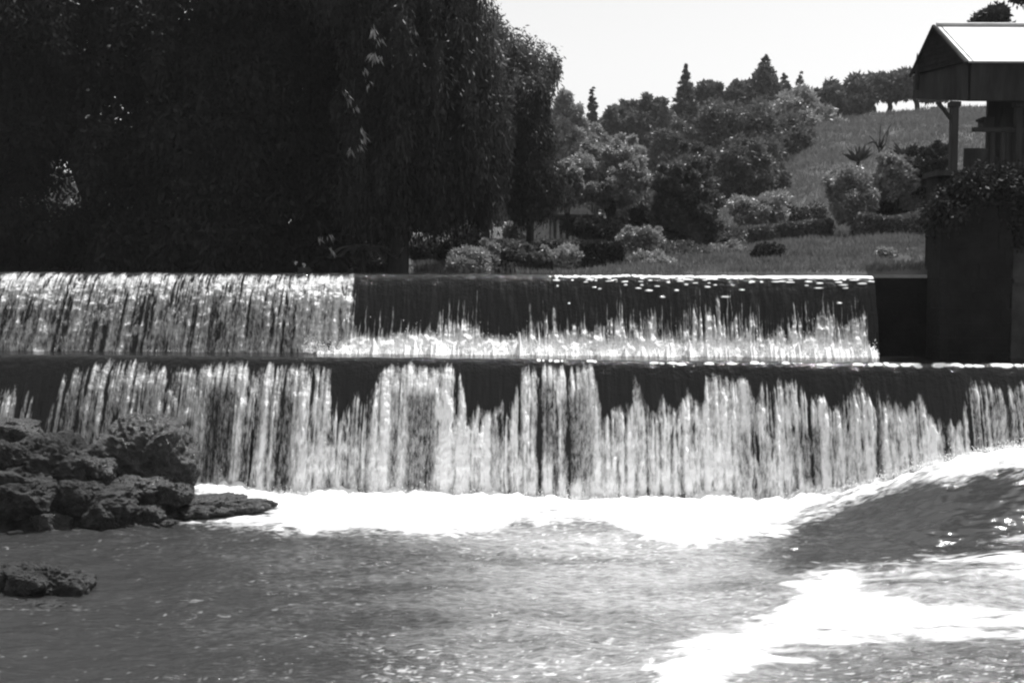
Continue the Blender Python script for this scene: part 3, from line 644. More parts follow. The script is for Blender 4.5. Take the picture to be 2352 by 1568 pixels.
# pale lance-leaf tufts, sunlight put into their leaf colour, on the right side of the second tree
def lance_tuft(px, py, Y, n, L, spread, seed, lean=0):
    r = np.random.default_rng(seed); c = at(px, py, Y); P = np.repeat(c[None], n, 0) + r.normal(0, .03, (n, 3))
    L = L*.85; A = unit(np.stack([r.normal(lean, spread, n), r.normal(-.1, spread, n), -np.ones(n)], 1)); S = unit(np.cross(A, np.array([.2, 1, .1])+r.normal(0, .5, (n, 3))))
    return leaf_quads(P, A, S, L*r.uniform(.6, 1.1, n), np.full(n, L*.12))
vs_, fs_ = [], []; nvt = 0
for (a, b, nn, L, ln, sp) in [(858, 68, 14, .26, .2, .5), (870, 90, 8, .2, .5, .4), (856, 125, 16, .28, .0, .5), (872, 130, 8, .22, -.3, .5), (838, 160, 8, .2, .4, .4), (830, 300, 9, .22, .4, .35), (835, 315, 8, .2, .6, .3),
                          (803, 340, 9, .24, .1, .4), (826, 335, 7, .18, .4, .3), (800, 225, 8, .2, .3, .3), (818, 245, 7, .2, .5, .3), (756, 540, 9, .22, .5, .3), (760, 568, 8, .22, .4, .35), (735, 545, 6, .2, .2, .3), (845, 190, 7, .18, .2, .4), (790, 210, 6, .16, .4, .3)]:
    v, f = lance_tuft(a, b, 24.5, nn, L, sp, int(a*7+b), ln); vs_.append(v); fs_.append(f+nvt); nvt += len(v)
link('pale_leaves', npmesh('pale_leaves', np.concatenate(vs_)-np.array(T3.location), np.concatenate(fs_)), M['leaf_pale'], T3)

# --- garden behind the weir, centre and right
def shrub(label, x0, x1, y0, y1, Y, mat, n, leaf, seed, cat='bush', name='shrub', nl=7, droop=.1, group=None, r0=.05, trunk=True, rd=None, sig=None, clus=90, hang=0, shell=.65, vs=1, top=.5, wid=.45, dome=True, r=(.24, .40)):
    w = (x1-x0)*Y/F
    n = int(n*1.5)
    return tree(name, label, cat, (x0+x1)/2, Y, rlobes(x0, x1, y0, y1, nl, seed, rd=rd or w*.45, dome=dome, r=r), leaf, leaf*wid, n, M[mat], r0=r0, group=group, clus=clus, sig=sig or w*.10, seed=seed, droop=droop, trunk=trunk, hang=hang, shell=shell, vs=vs, top=top)
shrub('round tree with bright sunlit leaves on its domed top beside the cypress', 1305, 1492, 308, 495, 34, 'leaf_light', 42000, .10, 11, 'tree', 'broadleaf_tree', nl=15, r0=.09, clus=230, sig=.16, r=(.18, .34))
shrub('small bright drooping bush tucked left of the round sunlit tree', 1262, 1345, 375, 480, 33, 'leaf_light', 14000, .09, 12, clus=80, nl=5)
shrub('round dark tree with sun catching its right shoulder', 1478, 1668, 328, 560, 33, 'leaf_mid', 48000, .10, 13, 'tree', 'broadleaf_tree', nl=15, r0=.09, clus=240, sig=.16, r=(.18, .34))
shrub('low spreading tree with pale leaf tips in front of the slope', 1672, 1815, 428, 545, 36, 'leaf_light', 15000, .10, 14, 'tree', 'broadleaf_tree', nl=8, clus=90)
shrub('bushy tree with a bright leafy top above the dark clipped hedge', 1885, 2025, 378, 520, 33, 'leaf_light', 24000, .09, 15, 'tree', 'broadleaf_tree', nl=8, r0=.08, clus=130)
shrub('leafy bush with lit leaves in front of the stone pier', 2005, 2115, 345, 470, 33, 'leaf_light', 18000, .09, 16, nl=6, clus=110)
shrub('dark bush on the slope below the pavilion post', 2085, 2190, 315, 470, 33, 'leaf_dark', 16000, .09, 18, nl=7, clus=90)
shrub('dark low bush filling the corner between hedge and pier', 1990, 2130, 430, 500, 34, 'leaf_dark', 16000, .09, 19, nl=6, clus=90)
shrub('dense dark undergrowth behind the stump and flowers', 1700, 1900, 480, 530, 40, 'leaf_dark', 14000, .1, 20, nl=7, clus=90)
# low shrubs along the water
sh = [('dark round shrub at the water beside the weeping strands', 1150, 1250, 555, 630, 25.5, 'leaf_mid', 12000, .07),
      ('pale grassy bush trailing to the water left of the dark round shrub', 1030, 1150, 575, 632, 25.2, 'leaf_light', 14000, .08),
      ('upright tufted light bush below the weeping strands', 1100, 1150, 545, 628, 25.4, 'leaf_light', 8000, .07),
      ('pale leafy bush in the shade behind the weeping trunk', 1035, 1105, 510, 560, 30, 'leaf_light', 8000, .08),
      ('light bush beside the slim weeping tree', 1150, 1215, 500, 570, 31, 'leaf_light', 9000, .08),
      ('wide light bush at the water between dark shrub and clipped block hedge', 1232, 1340, 562, 632, 25.6, 'leaf_light', 14000, .07),
      ('low dark bush under the round dark tree', 1500, 1620, 560, 612, 30, 'leaf_mid', 10000, .08),
      ('light slanting bush to the right of the clipped block hedge', 1425, 1520, 520, 580, 31, 'leaf_light', 9000, .08),
      ('dark ferny bush on the near lawn behind the white flowers', 1720, 1800, 565, 612, 27, 'leaf_dark', 8000, .07),
      ('dim bush beside the thick weeping trunk', 940, 1020, 550, 600, 30, 'leaf_mid', 8000, .08),
      ('dark bush behind the thick weeping trunk', 840, 930, 545, 610, 31, 'leaf_dark', 9000, .09),
      ('dark bush spreading low between trunk and pale grassy bush', 1000, 1090, 560, 615, 28, 'leaf_dark', 9000, .08),
      ('low pale scrub at the water right of the clipped blocks', 1430, 1540, 585, 630, 26, 'leaf_light', 9000, .07),
      ('soft grey scrub between the lawn and the dark round tree', 1540, 1660, 575, 622, 28, 'leaf_mid', 9000, .07),
      ('grey bush at the top edge of the near lawn below the hedges', 1620, 1720, 562, 600, 31, 'leaf_light', 9000, .07),
      ('pale trailing bush between the lit bush and the pier', 2060, 2125, 400, 480, 33, 'leaf_light', 9000, .08),
      ('dark shrubbery filling the gap right of the round sunlit tree', 1400, 1520, 455, 545, 42, 'leaf_mid', 14000, .09),
      ('dark low bush at the water left of the thick weeping trunk', 815, 895, 588, 634, 27.5, 'leaf_dark', 9000, .07),
      ('dark bush under the round sunlit tree', 1300, 1420, 500, 560, 33, 'leaf_dark', 12000, .08),
      ('dark bush between the two round trees', 1440, 1540, 470, 560, 34.5, 'leaf_dark', 12000, .08),
      ('shaded bush at the foot of the slope', 1590, 1720, 520, 580, 34, 'leaf_mid', 12000, .09)]
for i, (lb, x0, x1, y0, y1, Y, m, n, lf) in enumerate(sh):
    shrub(lb, x0, x1, y0, y1, Y, m, n, lf, 60+i, nl=6, clus=int(n/140), droop=-.2 if 'grass' in lb or 'tuft' in lb else .1, dome=False, r=(.22, .5), trunk=i % 2 == 0, r0=.03)
# palm-like fern at the left of the trunk
def fern(label, px, py, Y, n, L, mat, seed, cat='plant', name='fern', up=.5, width=.05):
    r = random.Random(seed); c = at(px, py, Y); gzv = float(gz(c[0], Y)); mbv = []; base = np.array([c[0], Y, gzv])
    root = thing(name, label, cat, tuple(base)); V = []; 
    mb = MB(); mb.tube([base-[0, 0, .2], c], [.05, .035], 7); mb.build('stem', M['bark'], root, tuple(base), True)
    for k in range(n):
        P, A, S, LL, WW = [], [], [], [], []
        az = r.uniform(0, 2*math.pi); d = np.array([math.cos(az), math.sin(az)*.8, up*r.uniform(.4, 1.3)]); d /= np.linalg.norm(d)
        ln = L*r.uniform(.7, 1.1)
        side = np.cross(d, [0, 0, 1.0]); side /= np.linalg.norm(side)+1e-9
        pt = lambda t: c + d*ln*t + np.array([0, 0, -ln*.75*t*t])
        for q in range(18):
            t = q/18
            for sg in (-1, 1):
                P.append(pt(t)); a = side*sg + d*.5 + np.array([0, 0, -.35]); A.append(a/np.linalg.norm(a)); S.append(d); LL.append(ln*.26*(1-t*.7)); WW.append(width)
        mb = MB(); mb.tube([pt(t) for t in (0, .3, .6, 1)], [.012, .01, .008, .003], 5)
        Vv, Fv = leaf_quads(np.array(P), np.array(A), np.array(S), LL, WW)
        for q in range(len(Fv)): mb.add(Vv[q*4:q*4+4], [(0, 1, 2, 3)])
        mb.build('frond', M[mat], root, tuple(base))
    return root
fern('arching dark fern fronds beside the thick weeping trunk', 835, 572, 26, 16, .85, 'leaf_mid', 3)
fern('low dark fern by the water left of the thick trunk', 760, 596, 25.6, 12, .6, 'leaf_dark', 4)

def spiky(label, px, py, Y, n, L, seed):
    r = random.Random(seed); c = at(px, py, Y); base = np.array([c[0], Y, float(gz(c[0], Y))]); root = thing('yucca', label, 'plant', tuple(base), 'spiky plants on the slope')
    mb = MB(); mb.tube([base-[0, 0, .2], c], [.09, .06], 7); mb.build('stem', M['bark'], root, tuple(base), True)
    A = unit(np.array([[r.gauss(0, .55), r.gauss(0, .55), r.uniform(.3, 1)] for _ in range(n)])); S = unit(np.cross(A, np.array([[0, 1, .1]])+0*A))
    V, Fc = leaf_quads(np.repeat(c[None], n, 0), A, S, [L*r.uniform(.6, 1.1) for _ in range(n)], [.09]*n)
    link('leaf', npmesh('leaf', V-base, Fc), M['leaf_dark'], root)
spiky('dark yucca with upright sword leaves above the bushy tree', 1972, 372, 36, 34, .62, 1)
spiky('dark yucca with sword leaves nearer the pier', 2078, 362, 36, 30, .55, 2)
spiky('small yucca close behind the lit bush', 2035, 385, 37, 20, .45, 3)

def hedge(label, px0, px1, py0, py1, Y, dep, mat, seed, n=14000, leaf=.06, group='clipped hedges', wav=8):
    r = np.random.default_rng(seed); a = at(px0, py1, Y); b = at(px1, py0, Y); base = np.array([(a[0]+b[0])/2, Y, float(gz((a[0]+b[0])/2, Y))])
    w = b[0]-a[0]; z1 = b[2]; z0 = min(a[2], base[2])-.15
    u = r.random(n); f = r.random(n); x = a[0]+w*u; y = Y + r.random(n)*dep; z = z0+(z1-z0)*r.random(n)
    face = r.choice(3, n, p=[.55, .3, .15]); y = np.where(face == 0, Y + r.normal(0, .03, n), y); z = np.where(face == 1, z1 + r.normal(0, .02, n), z); x = np.where(face == 2, np.where(f < .5, a[0], b[0])+r.normal(0, .03, n), x)
    top = wav*Y/F*(fbm(x*1.1, seed, 0, 3, seed)-.5)*2; z = z0 + (z-z0)*(z1-z0+top)/(z1-z0); bul = (fbm(x*2, z*2, y*2, 3, seed+1)-.5)*.3; y = y+bul
    P = np.stack([x, y, z], 1); A = unit(r.normal(0, 1, (n, 3))+np.array([0, -.3, .4])); S = unit(np.cross(A, r.normal(0, 1, (n, 3))))
    V, Fc = leaf_quads(P, A, S, leaf*r.uniform(.6, 1.4, n), np.full(n, leaf*.6))
    # woody core
    mb = MB(); mb.box(a[0]+.1, b[0]-.1, Y+.15, Y+dep-.12, z0, z1-.14)
    root = thing('hedge', label, 'hedge', tuple(base), group); link('foliage', npmesh('foliage', V-base, Fc), mat, root)
    mb.build('stem', M['pier'], root, tuple(base))
hedge('dark clipped hedge with bright flat top running up to the stone pier', 1985, 2135, 496, 562, 31.5, 1.2, M['leaf_hedge'], 1, 22000)
hedge('dark hedge with wavy lit top left of the bushy tree', 1790, 1912, 512, 566, 33, 1.2, M['leaf_hedge'], 2, 20000, wav=16)
hedge('dark hedge under the low spreading tree', 1640, 1765, 520, 572, 34, 1.2, M['leaf_hedge'], 3, 18000, wav=14)
hedge('square clipped block hedge at the water, left of a pair', 1334, 1392, 558, 632, 25.6, .7, M['leaf_dark'], 4, 12000, wav=3)
hedge('square clipped block hedge at the water, right of a pair', 1396, 1432, 562, 632, 25.6, .6, M['leaf_dark'], 5, 8000, wav=3)
hedge('long low dark hedge crossing the shaded lawn behind the shrubs', 1120, 1330, 556, 580, 30, .6, M['leaf_mid'], 6, 14000, wav=4)

# background trees
def conifer(label, px, top, bot, halfw, Y, mat, seed, n=16000, leaf=.35, name='conifer', pw=.9, group=None, ragged=.35):
    r = np.random.default_rng(seed); T = at(px, top, Y); B = at(px, bot, Y); base = np.array([B[0], Y, float(gz(B[0], Y))])
    zb = min(B[2], T[2]-1); h = T[2]-zb; Rm = halfw*Y/F
    root = thing(name, label, 'tree', tuple(base), group)
    mb = MB(); mb.tube([base-[0, 0, .5], (B[0], Y, T[2]-h*.15)], [Rm*.13+.04, .03], 8); mb.build('trunk', M['bark'], root, tuple(base), True)
    nb = max(30, n//90); t = r.random(nb)**.8; az = r.uniform(0, 2*math.pi, nb); ln = Rm*(t**pw)*(1-ragged*r.random(nb))
    tip = np.stack([ln*np.cos(az), ln*np.sin(az), -ln*.15], 1); c0 = np.stack([np.full(nb, B[0]), np.full(nb, Y), T[2]-h*t], 1)
    bi = r.integers(0, nb, n); s = r.random(n)**.6; P = c0[bi] + tip[bi]*s[:, None] + r.normal(0, 1, (n, 3))*(.02+.06*Rm*t[bi])[:, None]
    A = unit(tip[bi]/(ln[bi][:, None]+.01)*.6 + r.normal(0, .6, (n, 3)) + np.array([0, 0, .3])); S = unit(np.cross(A, r.normal(0, 1, (n, 3))))
    lf = leaf*(.3+.7*t[bi]); V, Fc = leaf_quads(P, A, S, lf*r.uniform(.5, 1.2, n), lf*.4); link('crown', npmesh('crown', V-base, Fc), mat, root)
conifer('thin dark pencil cypress standing alone against the sky', 1361, 200, 330, 15, 80, M['leaf_far'], 1, 9000, .28, 'cypress', pw=.35, ragged=.15)
conifer('tall ragged conifer with a spiky top on the skyline', 1573, 148, 330, 58, 95, M['leaf_far'], 2, 14000, .5, pw=.9, ragged=.5)
conifer('broad dark cone shaped conifer, tallest on the skyline', 1756, 128, 300, 78, 95, M['leaf_far'], 3, 26000, .5, pw=.75, ragged=.2)
conifer('small pointed conifer between the two tall ones', 1683, 176, 290, 36, 98, M['leaf_far'], 4, 9000, .45, pw=.8)
conifer('small pointed conifer just left of the tall ragged conifer on the skyline', 1525, 228, 330, 26, 90, M['leaf_far'], 5, 7000, .4, pw=.8)
conifer('wispy pale feathery tree on the skyline', 1838, 165, 290, 34, 98, M['leaf_light'], 6, 5500, .45, 'feathery_tree', pw=.7, ragged=.7)
conifer('dark low conifer against the right flank of the tall broad one', 1800, 170, 290, 34, 97, M['leaf_far'], 7, 9000, .45, pw=.6)
bg = [('pale rounded tree just right of the dark weeping trees', 1262, 1345, 215, 400, 62, 'leaf_light', 16000, .2),
      ('bright small tree at the foot of the pencil cypress', 1335, 1400, 300, 400, 66, 'leaf_light', 9000, .2),
      ('long mid grey tree crown left on the skyline', 1372, 1455, 246, 400, 92, 'leaf_mid', 14000, .35),
      ('low grey tree filling the dip between two skyline crowns', 1405, 1490, 243, 400, 94, 'leaf_mid', 12000, .35),
      ('flat topped tree on the skyline right of the cypress', 1440, 1530, 238, 400, 92, 'leaf_mid', 14000, .35),
      ('low dark tree below the ragged conifer', 1505, 1600, 280, 420, 80, 'leaf_mid', 14000, .3),
      ('rounded tree beside the ragged conifer on the ridge', 1592, 1665, 192, 300, 97, 'leaf_far', 12000, .4),
      ('dark tree filling the ridge between the conifers', 1655, 1730, 205, 300, 96, 'leaf_far', 12000, .4),
      ('wide pale tree with soft foliage in the middle of the slope', 1600, 1775, 245, 420, 70, 'leaf_mid', 34000, .24),
      ('soft grey tree on the left slope below the wide pale tree', 1640, 1760, 330, 480, 56, 'leaf_mid', 18000, .2),
      ('pale bushy tree on the ridge right of the broad conifer', 1780, 1905, 225, 330, 88, 'leaf_light', 18000, .32),
      ('grey bush on the ridge below the feathery tree', 1740, 1850, 275, 370, 78, 'leaf_mid', 14000, .28),
      ('dark shaded shrub lying on the slope', 1690, 1790, 372, 425, 58, 'leaf_mid', 9000, .2),
      ('small dark shrub on the open hillside', 1800, 1860, 305, 345, 74, 'leaf_mid', 5000, .25),
      ('dark rounded tree at the left end of the hilltop row', 1885, 1960, 192, 285, 94, 'leaf_far', 14000, .35)]
for i, (lb, x0, x1, y0, y1, Y, m, n, lf) in enumerate(bg):
    gx = (x1-x0)*.12; gy = (y1-y0)*.08; x0 -= gx; x1 += gx; y0 -= gy; y1 += gy*2
    shrub(lb, x0, x1, y0, y1, Y, m, n, lf, 120+i, 'tree' if 'shrub' not in lb and 'bush on' not in lb else 'bush', 'broadleaf_tree' if 'shrub' not in lb and 'bush on' not in lb else 'shrub', nl=8, clus=int(n/110), r0=.15, dome=False, r=(.22, .42), sig=None, wid=.5)
# flat-crowned trees on the hilltop with sky showing under them
for i, (lb, px, x0, x1, y0, y1) in enumerate([('flat crowned dark tree second in the hilltop row', 1998, 1940, 2040, 182, 226),
        ('flat crowned tree third in the hilltop row with sky under it', 2036, 2000, 2085, 176, 222),
        ('flat crowned tree fourth in the hilltop row with sky under it', 2100, 2050, 2130, 170, 220),
        ('dark tree nearest the pavilion roof at the end of the hilltop row', 2150, 2100, 2185, 168, 222)]):
    tree('broadleaf_tree', lb, 'tree', px, 95, rlobes(x0, x1, y0, y1, 7, 200+i, rd=1.4, r=(.2, .4), dome=False), .4, .2, 13000, M['leaf_far'], r0=.2, group='row of trees on the hilltop', clus=140, sig=.45, seed=200+i, shell=.4, top=.85)
shrub('dark low bush closing the left end of the hilltop row', 1940, 2008, 215, 262, 94, 'leaf_far', 8000, .35, 210, nl=6, r0=.1)
# far woods closing the view behind the left trees
def far_wood():
    r = np.random.default_rng(77); lob = []
    for k in range(46):
        x = -75+k*2.6+r.normal(0, .8); lob.append((x, 118+r.normal(0, 5), 8+r.normal(0, 1), 3.0, 3.0, 4.5))
    V, Fc = cloud(lob, 60000, .8, .4, .1, 900, .9, 1, .5, 9)
    o = link('far_wood', npmesh('far_wood', V, Fc), M['leaf_mid']); tag(o, 'distant wood beyond the garden reading as one dark mass', 'wood', kind='stuff')
far_wood()

# white flowers
def flowers(label, px, py, Y, n, spread, seed):
    r = np.random.default_rng(seed); c = at(px, py, Y); base = np.array([c[0], Y, min(float(gz(c[0], Y)), c[2])])
    root = thing('flowering_plant', label, 'flowers', tuple(base), 'white flowers by the water')
    P0 = c + r.normal(0, 1, (n, 3))*np.array([spread, .1, spread*.45]); P = np.repeat(P0, 7, 0); k = len(P)
    A = unit(r.normal(0, 1, (k, 3))+[0, -.3, .6]); S = unit(np.cross(A, r.normal(0, 1, (k, 3)))); V, Fc = leaf_quads(P, A, S, np.full(k, .05), np.full(k, .04))
    link('blossom', npmesh('blossom', V-base, Fc), M['flower'], root)
    V, Fc = cloud([(c[0], Y+.05, (c[2]+base[2])/2, spread*1.6, .2, max(.1, (c[2]-base[2])*.6))], 1500, .06, .03, 0, 30, .08, 1, .3, seed); link('foliage', npmesh('foliage', V-base, Fc), M['leaf_mid'], root)
flowers('small cluster of white flowers on the near lawn', 1765, 612, 25.2, 12, .16, 1)
flowers('pair of white blooms under the dark trees at the waterline', 700, 610, 24.6, 3, .08, 2)

# stump with plant
def stump():
    c = at(2030, 628, 25.5); base = np.array([c[0], 25.5, float(gz(c[0], 25.5))]); t = at(2030, 578, 25.5)
    root = thing('tree_stump', 'dark short stump with a pale leafy plant growing over its top on the lawn', 'stump', tuple(base))
    mb = MB(); mb.tube([base-[0, 0, .1], base+[.01, 0, .12], (t[0]-.02, 25.5, t[2]-.08), (t[0], 25.5, t[2])], [.10, .075, .06, .065], 9, .3); mb.build('trunk', M['bark'], root, tuple(base), True)
    V, Fc = cloud([(t[0]+.1, 25.5, t[2]-.02, .2, .15, .07), (t[0]+.18, 25.5, t[2]-.2, .12, .12, .12)], 2200, .06, .03, .2, 30, .07, 1, .4, 5); link('foliage', npmesh('foliage', V-base, Fc), M['leaf_light'], root)
stump()

# bare branching shrub on the slope
def bare():
    c = at(2022, 345, 38); base = np.array([c[0], 38, float(gz(c[0], 38))]); root = thing('bare_tree', 'thin leafless sapling with curved forked branches on the slope', 'tree', tuple(base))
    def q(a, b, dy=0): return at(a, b, 38+dy)
    mb = MB(); mb.tube([base-[0, 0, .2], q(2020, 370), q(2020, 340)], [.05, .045, .04], 7); mb.build('trunk', M['bark'], root, tuple(base), True)
    for pts in ([(2020, 345), (2010, 325), (1998, 312)], [(2020, 345), (2021, 318), (2022, 292), (2026, 270)], [(2021, 345), (2030, 315), (2044, 290), (2056, 272)], [(2022, 345), (2034, 330), (2040, 300)], [(2012, 328), (2004, 326), (1994, 330)]):
        mb = MB(); mb.tube([q(a, b, .2*i) for i, (a, b) in enumerate(pts)], [.035, .025, .018, .01][:len(pts)], 6); mb.build('branch', M['bark'], root, tuple(base), True)
bare()

# pale garden house glimpsed between the trunks
def house():
    Y = 44; a = at(1190, 548, Y); b = at(1345, 500, Y); base = (float((a[0]+b[0])/2), Y, float(gz((a[0]+b[0])/2, Y)))
    root = thing('garden_house', 'pale low garden building with pillars glimpsed under the trees', 'building', base)
    z0 = base[2]-.3; zt = b[2]; x0, x1 = a[0], b[0]
    xm = at(1262, 500, Y)[0]
    mb = MB(); mb.box(x0, xm, Y, Y+.2, z0, zt); mb.box(xm, x1, Y+2.0, Y+2.2, z0, zt); mb.box(x0, x0+.2, Y+.2, Y+2.2, z0, zt); mb.build('wall', M['palewall'], root, base)
    mb = MB()
    mb.box(x0-.25, x1+.25, Y-.25, Y+2.4, zt, zt+.1); v = [(x0-.25, Y-.25, zt+.1), (x1+.25, Y-.25, zt+.1), (x1+.25, Y+2.4, zt+.1), (x0-.25, Y+2.4, zt+.1), (x0+.3, Y+1.1, zt+.75), (x1-.3, Y+1.1, zt+.75)]
    mb.add(v, [(0, 1, 5, 4), (2, 3, 4, 5), (1, 2, 5), (3, 0, 4)]); mb.build('roof', M['shingle'], root, base)
    for px in (1268, 1282, 1296, 1310, 1324):
        x = at(px, 500, Y)[0]; mb = MB(); mb.tube([(x, Y+.1, z0), (x, Y+.1, zt)], [.06, .05], 10); mb.build('pillar', M['palewall'], root, base, True)
    mb = MB(); mb.box(xm+.003, x1, Y-.02, Y+.22, z0, base[2]+.25); mb.build('plinth', M['greywall'], root, base)
house()

# ------------------------------------------------------------------ stone pier and pavilion on the right
def pier():
    Y = 17.75; xa = at(2126, 700, Y+.6)[0]; xb = at(2322, 700, Y)[0]; zt = at(2200, 470, Y)[2]
    base = (float((xa+xb)/2), Y+.6, Z1); root = thing('stone_pier', 'tall black stone pier standing on the weir ledge at the right end', 'pier', base)
    mb = MB(); r = random.Random(4); nr = 13; z = Z1-.5; H = (zt-z)/nr
    for k in range(nr):                      # rough courses of blocks
        x = xa + r.uniform(-.02, .02); xe = xb + r.uniform(-.02, .02)
        cuts = sorted([x, xe]+[xa+(xb-xa)*(i+r.uniform(.25, .75))/3 for i in range(3)])
        for i in range(len(cuts)-1):
            j = r.uniform(0, .012); mb.box(cuts[i]+.001, cuts[i+1]-.001, Y-j, Y+.35, z+H*k+.001, z+H*(k+1)-.001)
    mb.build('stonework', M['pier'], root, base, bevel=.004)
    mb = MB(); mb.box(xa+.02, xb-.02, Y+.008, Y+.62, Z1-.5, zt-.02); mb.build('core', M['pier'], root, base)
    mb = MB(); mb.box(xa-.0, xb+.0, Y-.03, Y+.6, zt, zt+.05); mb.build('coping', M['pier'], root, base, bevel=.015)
    # creeper over the pier top
    c = at(2190, 455, Y); L = []
    for k in range(26):
        a = r.uniform(2165, 2390); b = 398+100*r.random()**1.5; p = at(a, b, Y+.1+r.random()*.8); L.append((p[0], p[1], p[2], .26, .3, .24))
    V, Fc = cloud(L, 42000, .07, .04, .5, 360, .16, 1, .4, 61, hang=.12); link('creeper', npmesh('creeper', V-np.array(base), Fc), M['leaf_black'], root)
pier()
def abut():
    Y = 18.1; xa = at(2324, 700, Y)[0]; base = (float(xa+1.5), Y, Z1-.1); root = thing('retaining_wall', 'grey rendered wall running out of the frame behind the stone pier', 'wall', base)
    mb = MB(); zt = at(2340, 560, Y)[2]; mb.box(xa, 11.5, Y, Y+.4, Z1-.5, zt); mb.build('render', M['greywall'], root, base)
    mb = MB(); z1 = at(2340, 640, Y)[2]; mb.box(xa, 11.5, Y-.06, Y-.002, z1-.06, z1); mb.build('string_course', M['greywall'], root, base)
abut()

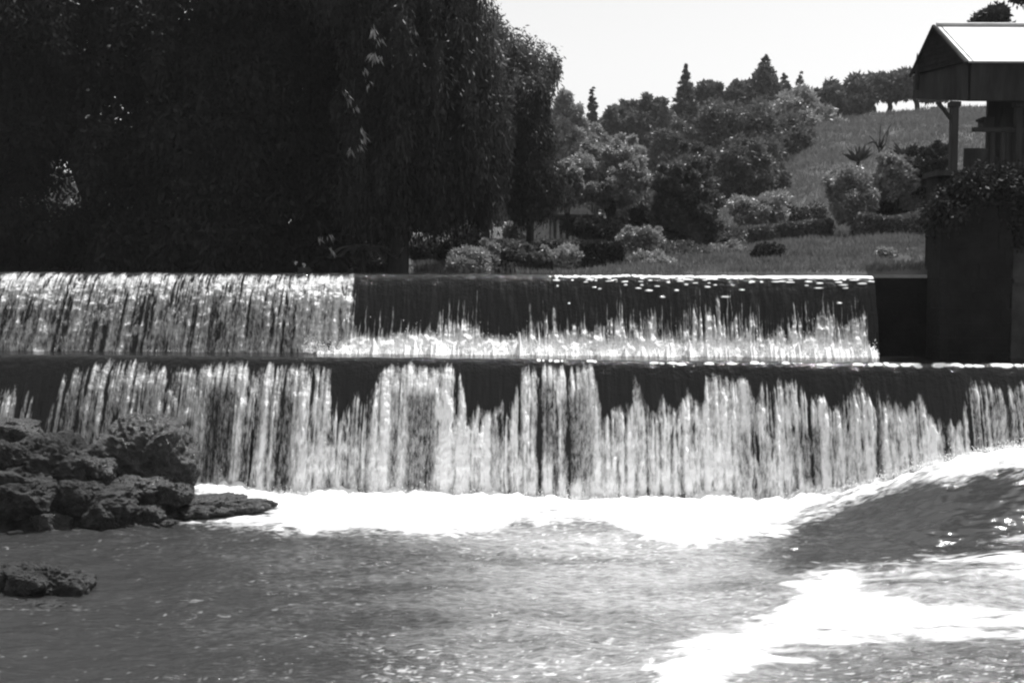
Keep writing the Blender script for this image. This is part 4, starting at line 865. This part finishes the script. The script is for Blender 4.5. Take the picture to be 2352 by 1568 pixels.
def pavilion():
    Y = 22.7
    X = lambda p: float(at(p, 300, Y)[0]); Zp = lambda q: float(at(2250, q, Y)[2])
    base = (X(2300), Y+1.0, float(gz(X(2300), Y+1.0))); root = thing('pavilion', 'dark veranda building with a bright sunlit gable roof, post and railing at the upper right', 'pavilion', base)
    E = at(2226, 141, Y-.1); A = at(2151, 59, Y+.95); Bk = at(2097, 172, Y+2.0)
    xr = 14.0
    def slab(P0, P1, P2, P3, th, name, mat):
        P = [np.array(p, float) for p in (P0, P1, P2, P3)]; n = np.cross(P[1]-P[0], P[3]-P[0]); n /= np.linalg.norm(n); n = n*th*(1 if n[2] > 0 else -1)
        mb = MB(); mb.add([*P, *[p-n for p in P]], [(0, 1, 2, 3), (7, 6, 5, 4), (0, 4, 5, 1), (1, 5, 6, 2), (2, 6, 7, 3), (3, 7, 4, 0)]); return mb
    # front and back slopes, each of overlapping sheets
    def slope(P0, P1, name):
        n = 6; mb = MB()
        for i in range(n):
            a, b = i/n, (i+1)/n; q0 = P0+(P1-P0)*a; q1 = P0+(P1-P0)*b; up = np.array([0, 0, .002])
            s_ = slab(q0+up, np.array([xr, q0[1], q0[2]])+up, np.array([xr, q1[1], q1[2]]), q1, .035, name, None); mb.add(s_.v, s_.f)
        mb.build(name, M['paleroof'], root, base)
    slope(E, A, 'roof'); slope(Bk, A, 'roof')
    mb = MB(); mb.tube([A+[0, 0, .02], (xr, A[1], A[2]+.02)], [.035, .035], 8); mb.build('ridge_cap', M['paleroof'], root, base)
    # shingled gable end, standing just proud of the roof verges
    off = np.array([-.03, -.02, .0]); e0, a0, b0 = E+off, A+off, Bk+off
    mb = MB(); k = 9
    for i in range(k):
        t0, t1 = i/k, (i+1)/k; l0, l1 = e0+(a0-e0)*t0, e0+(a0-e0)*t1; r0, r1 = b0+(a0-b0)*t0, b0+(a0-b0)*t1; o = np.array([-.018, 0, 0])
        mb.add([l0+o, r0+o, r1, l1, l0, r0], [(0, 1, 2, 3), (4, 5, 1, 0)])
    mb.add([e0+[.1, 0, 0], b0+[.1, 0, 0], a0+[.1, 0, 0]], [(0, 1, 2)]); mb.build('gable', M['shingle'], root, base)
    for p, q in ((e0, a0), (b0, a0)):
        mb = MB(); mb.tube([p+[-.03, 0, -.03], q+[-.03, 0, -.01]], [.03, .03], 6); mb.build('bargeboard', M['wood'], root, base)
    mb = MB(); c = at(2107, 170, Y+1.7); mb.tube([c-[0, 0, .3], at(2107, 148, Y+1.7), at(2107, 122, Y+1.7)], [.045, .035, .006], 7); mb.build('finial', M['wood'], root, base)
    # shaded wall band below the eaves, round the corner
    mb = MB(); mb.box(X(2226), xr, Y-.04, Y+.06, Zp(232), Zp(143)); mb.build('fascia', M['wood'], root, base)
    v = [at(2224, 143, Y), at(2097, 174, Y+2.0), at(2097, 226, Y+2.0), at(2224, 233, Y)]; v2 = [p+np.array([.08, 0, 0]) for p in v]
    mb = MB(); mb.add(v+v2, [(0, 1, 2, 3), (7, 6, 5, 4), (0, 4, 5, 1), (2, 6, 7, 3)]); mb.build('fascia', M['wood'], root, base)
    for p, w in ((2197, 8), (2345, 7)):
        mb = MB(); mb.box(X(p-w), X(p+w), Y+.07, Y+.22, Zp(392), Zp(231)); mb.box(X(p-w)-.03, X(p+w)+.03, Y+.04, Y+.25, Zp(244), Zp(232)); mb.build('post', M['wood'], root, base, bevel=.01)
    mb = MB(); mb.tube([(X(2160), Y+.14, Zp(234)), (X(2190), Y+.14, Zp(272))], [.035, .035], 6); mb.build('brace', M['wood'], root, base)
    mb = MB(); mb.box(X(2326), xr, Y+1.2, Y+1.3, Zp(392), Zp(150)); mb.build('wall', M['wood'], root, base)
    mb = MB(); mb.box(X(2240), xr, Y+.10, Y+.18, Zp(301), Zp(291)); mb.build('rail', M['wood'], root, base)
    for p in (2288, 2312, 2322, 2352, 2380, 2410):
        mb = MB(); mb.box(X(p-4), X(p+4), Y+.115, Y+.165, Zp(380), Zp(302)); mb.build('baluster', M['wood'], root, base)
    mb = MB(); mb.box(X(2278), X(2304), Y+.4, Y+.7, Zp(289), Zp(262)); mb.box(X(2268), X(2285), Y+.45, Y+.6, Zp(272), Zp(266)); mb.build('shelf', M['wood'], root, base, bevel=.01)
    mb = MB(); mb.box(X(2218), X(2272), Y+.05, Y+.09, Zp(392), Zp(340)); mb.build('parapet', M['wood'], root, base)
    mb = MB(); mb.box(X(2150), xr, Y-.2, Y+.7, Zp(405), Zp(392.5)); mb.build('deck', M['wood'], root, base)
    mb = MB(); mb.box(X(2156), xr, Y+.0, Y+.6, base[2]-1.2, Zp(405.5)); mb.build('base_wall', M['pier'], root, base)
pavilion()

# trees behind the pavilion whose tops clear its ridge
for i, (lb, px, L) in enumerate([('dark treetop rising behind the bright roof ridge at the upper right', 2285, [(2276, 40, 0, 24, 9, .7), (2262, 50, 0, 24, 8, .7), (2290, 30, 0, 11, 14, .4), (2284, 100, 0, 34, 50, 1.0)]),
                                 ('treetop just entering the frame in the upper right corner', 2420, [(2352, -14, 0, 20, 9, .5), (2430, 10, 0, 50, 50, 1.2), (2440, 90, 0, 60, 60, 1.2)])]):
    tree('broadleaf_tree', lb, 'tree', px, 38, L, .15, .08, 14000, M['leaf_dark'], r0=.18, clus=120, sig=.2, seed=300+i, shell=.5, top=.8)

# thin summer haze over the whole valley: pale air that lifts the far hillside a little
hm, hn, hout = newmat('haze'); pv = N(hn, "ShaderNodeVolumePrincipled"); pv.inputs['Color'].default_value = g(.9); pv.inputs['Density'].default_value = .00035
hn.links.new(pv.outputs[0], hout.inputs['Volume'])
mb = MB(); mb.box(-1900, 1900, -60, 1900, -3, 32); hz = mb.build('haze', hm); tag(hz, 'thin pale summer haze over the valley', 'haze', kind='stuff')
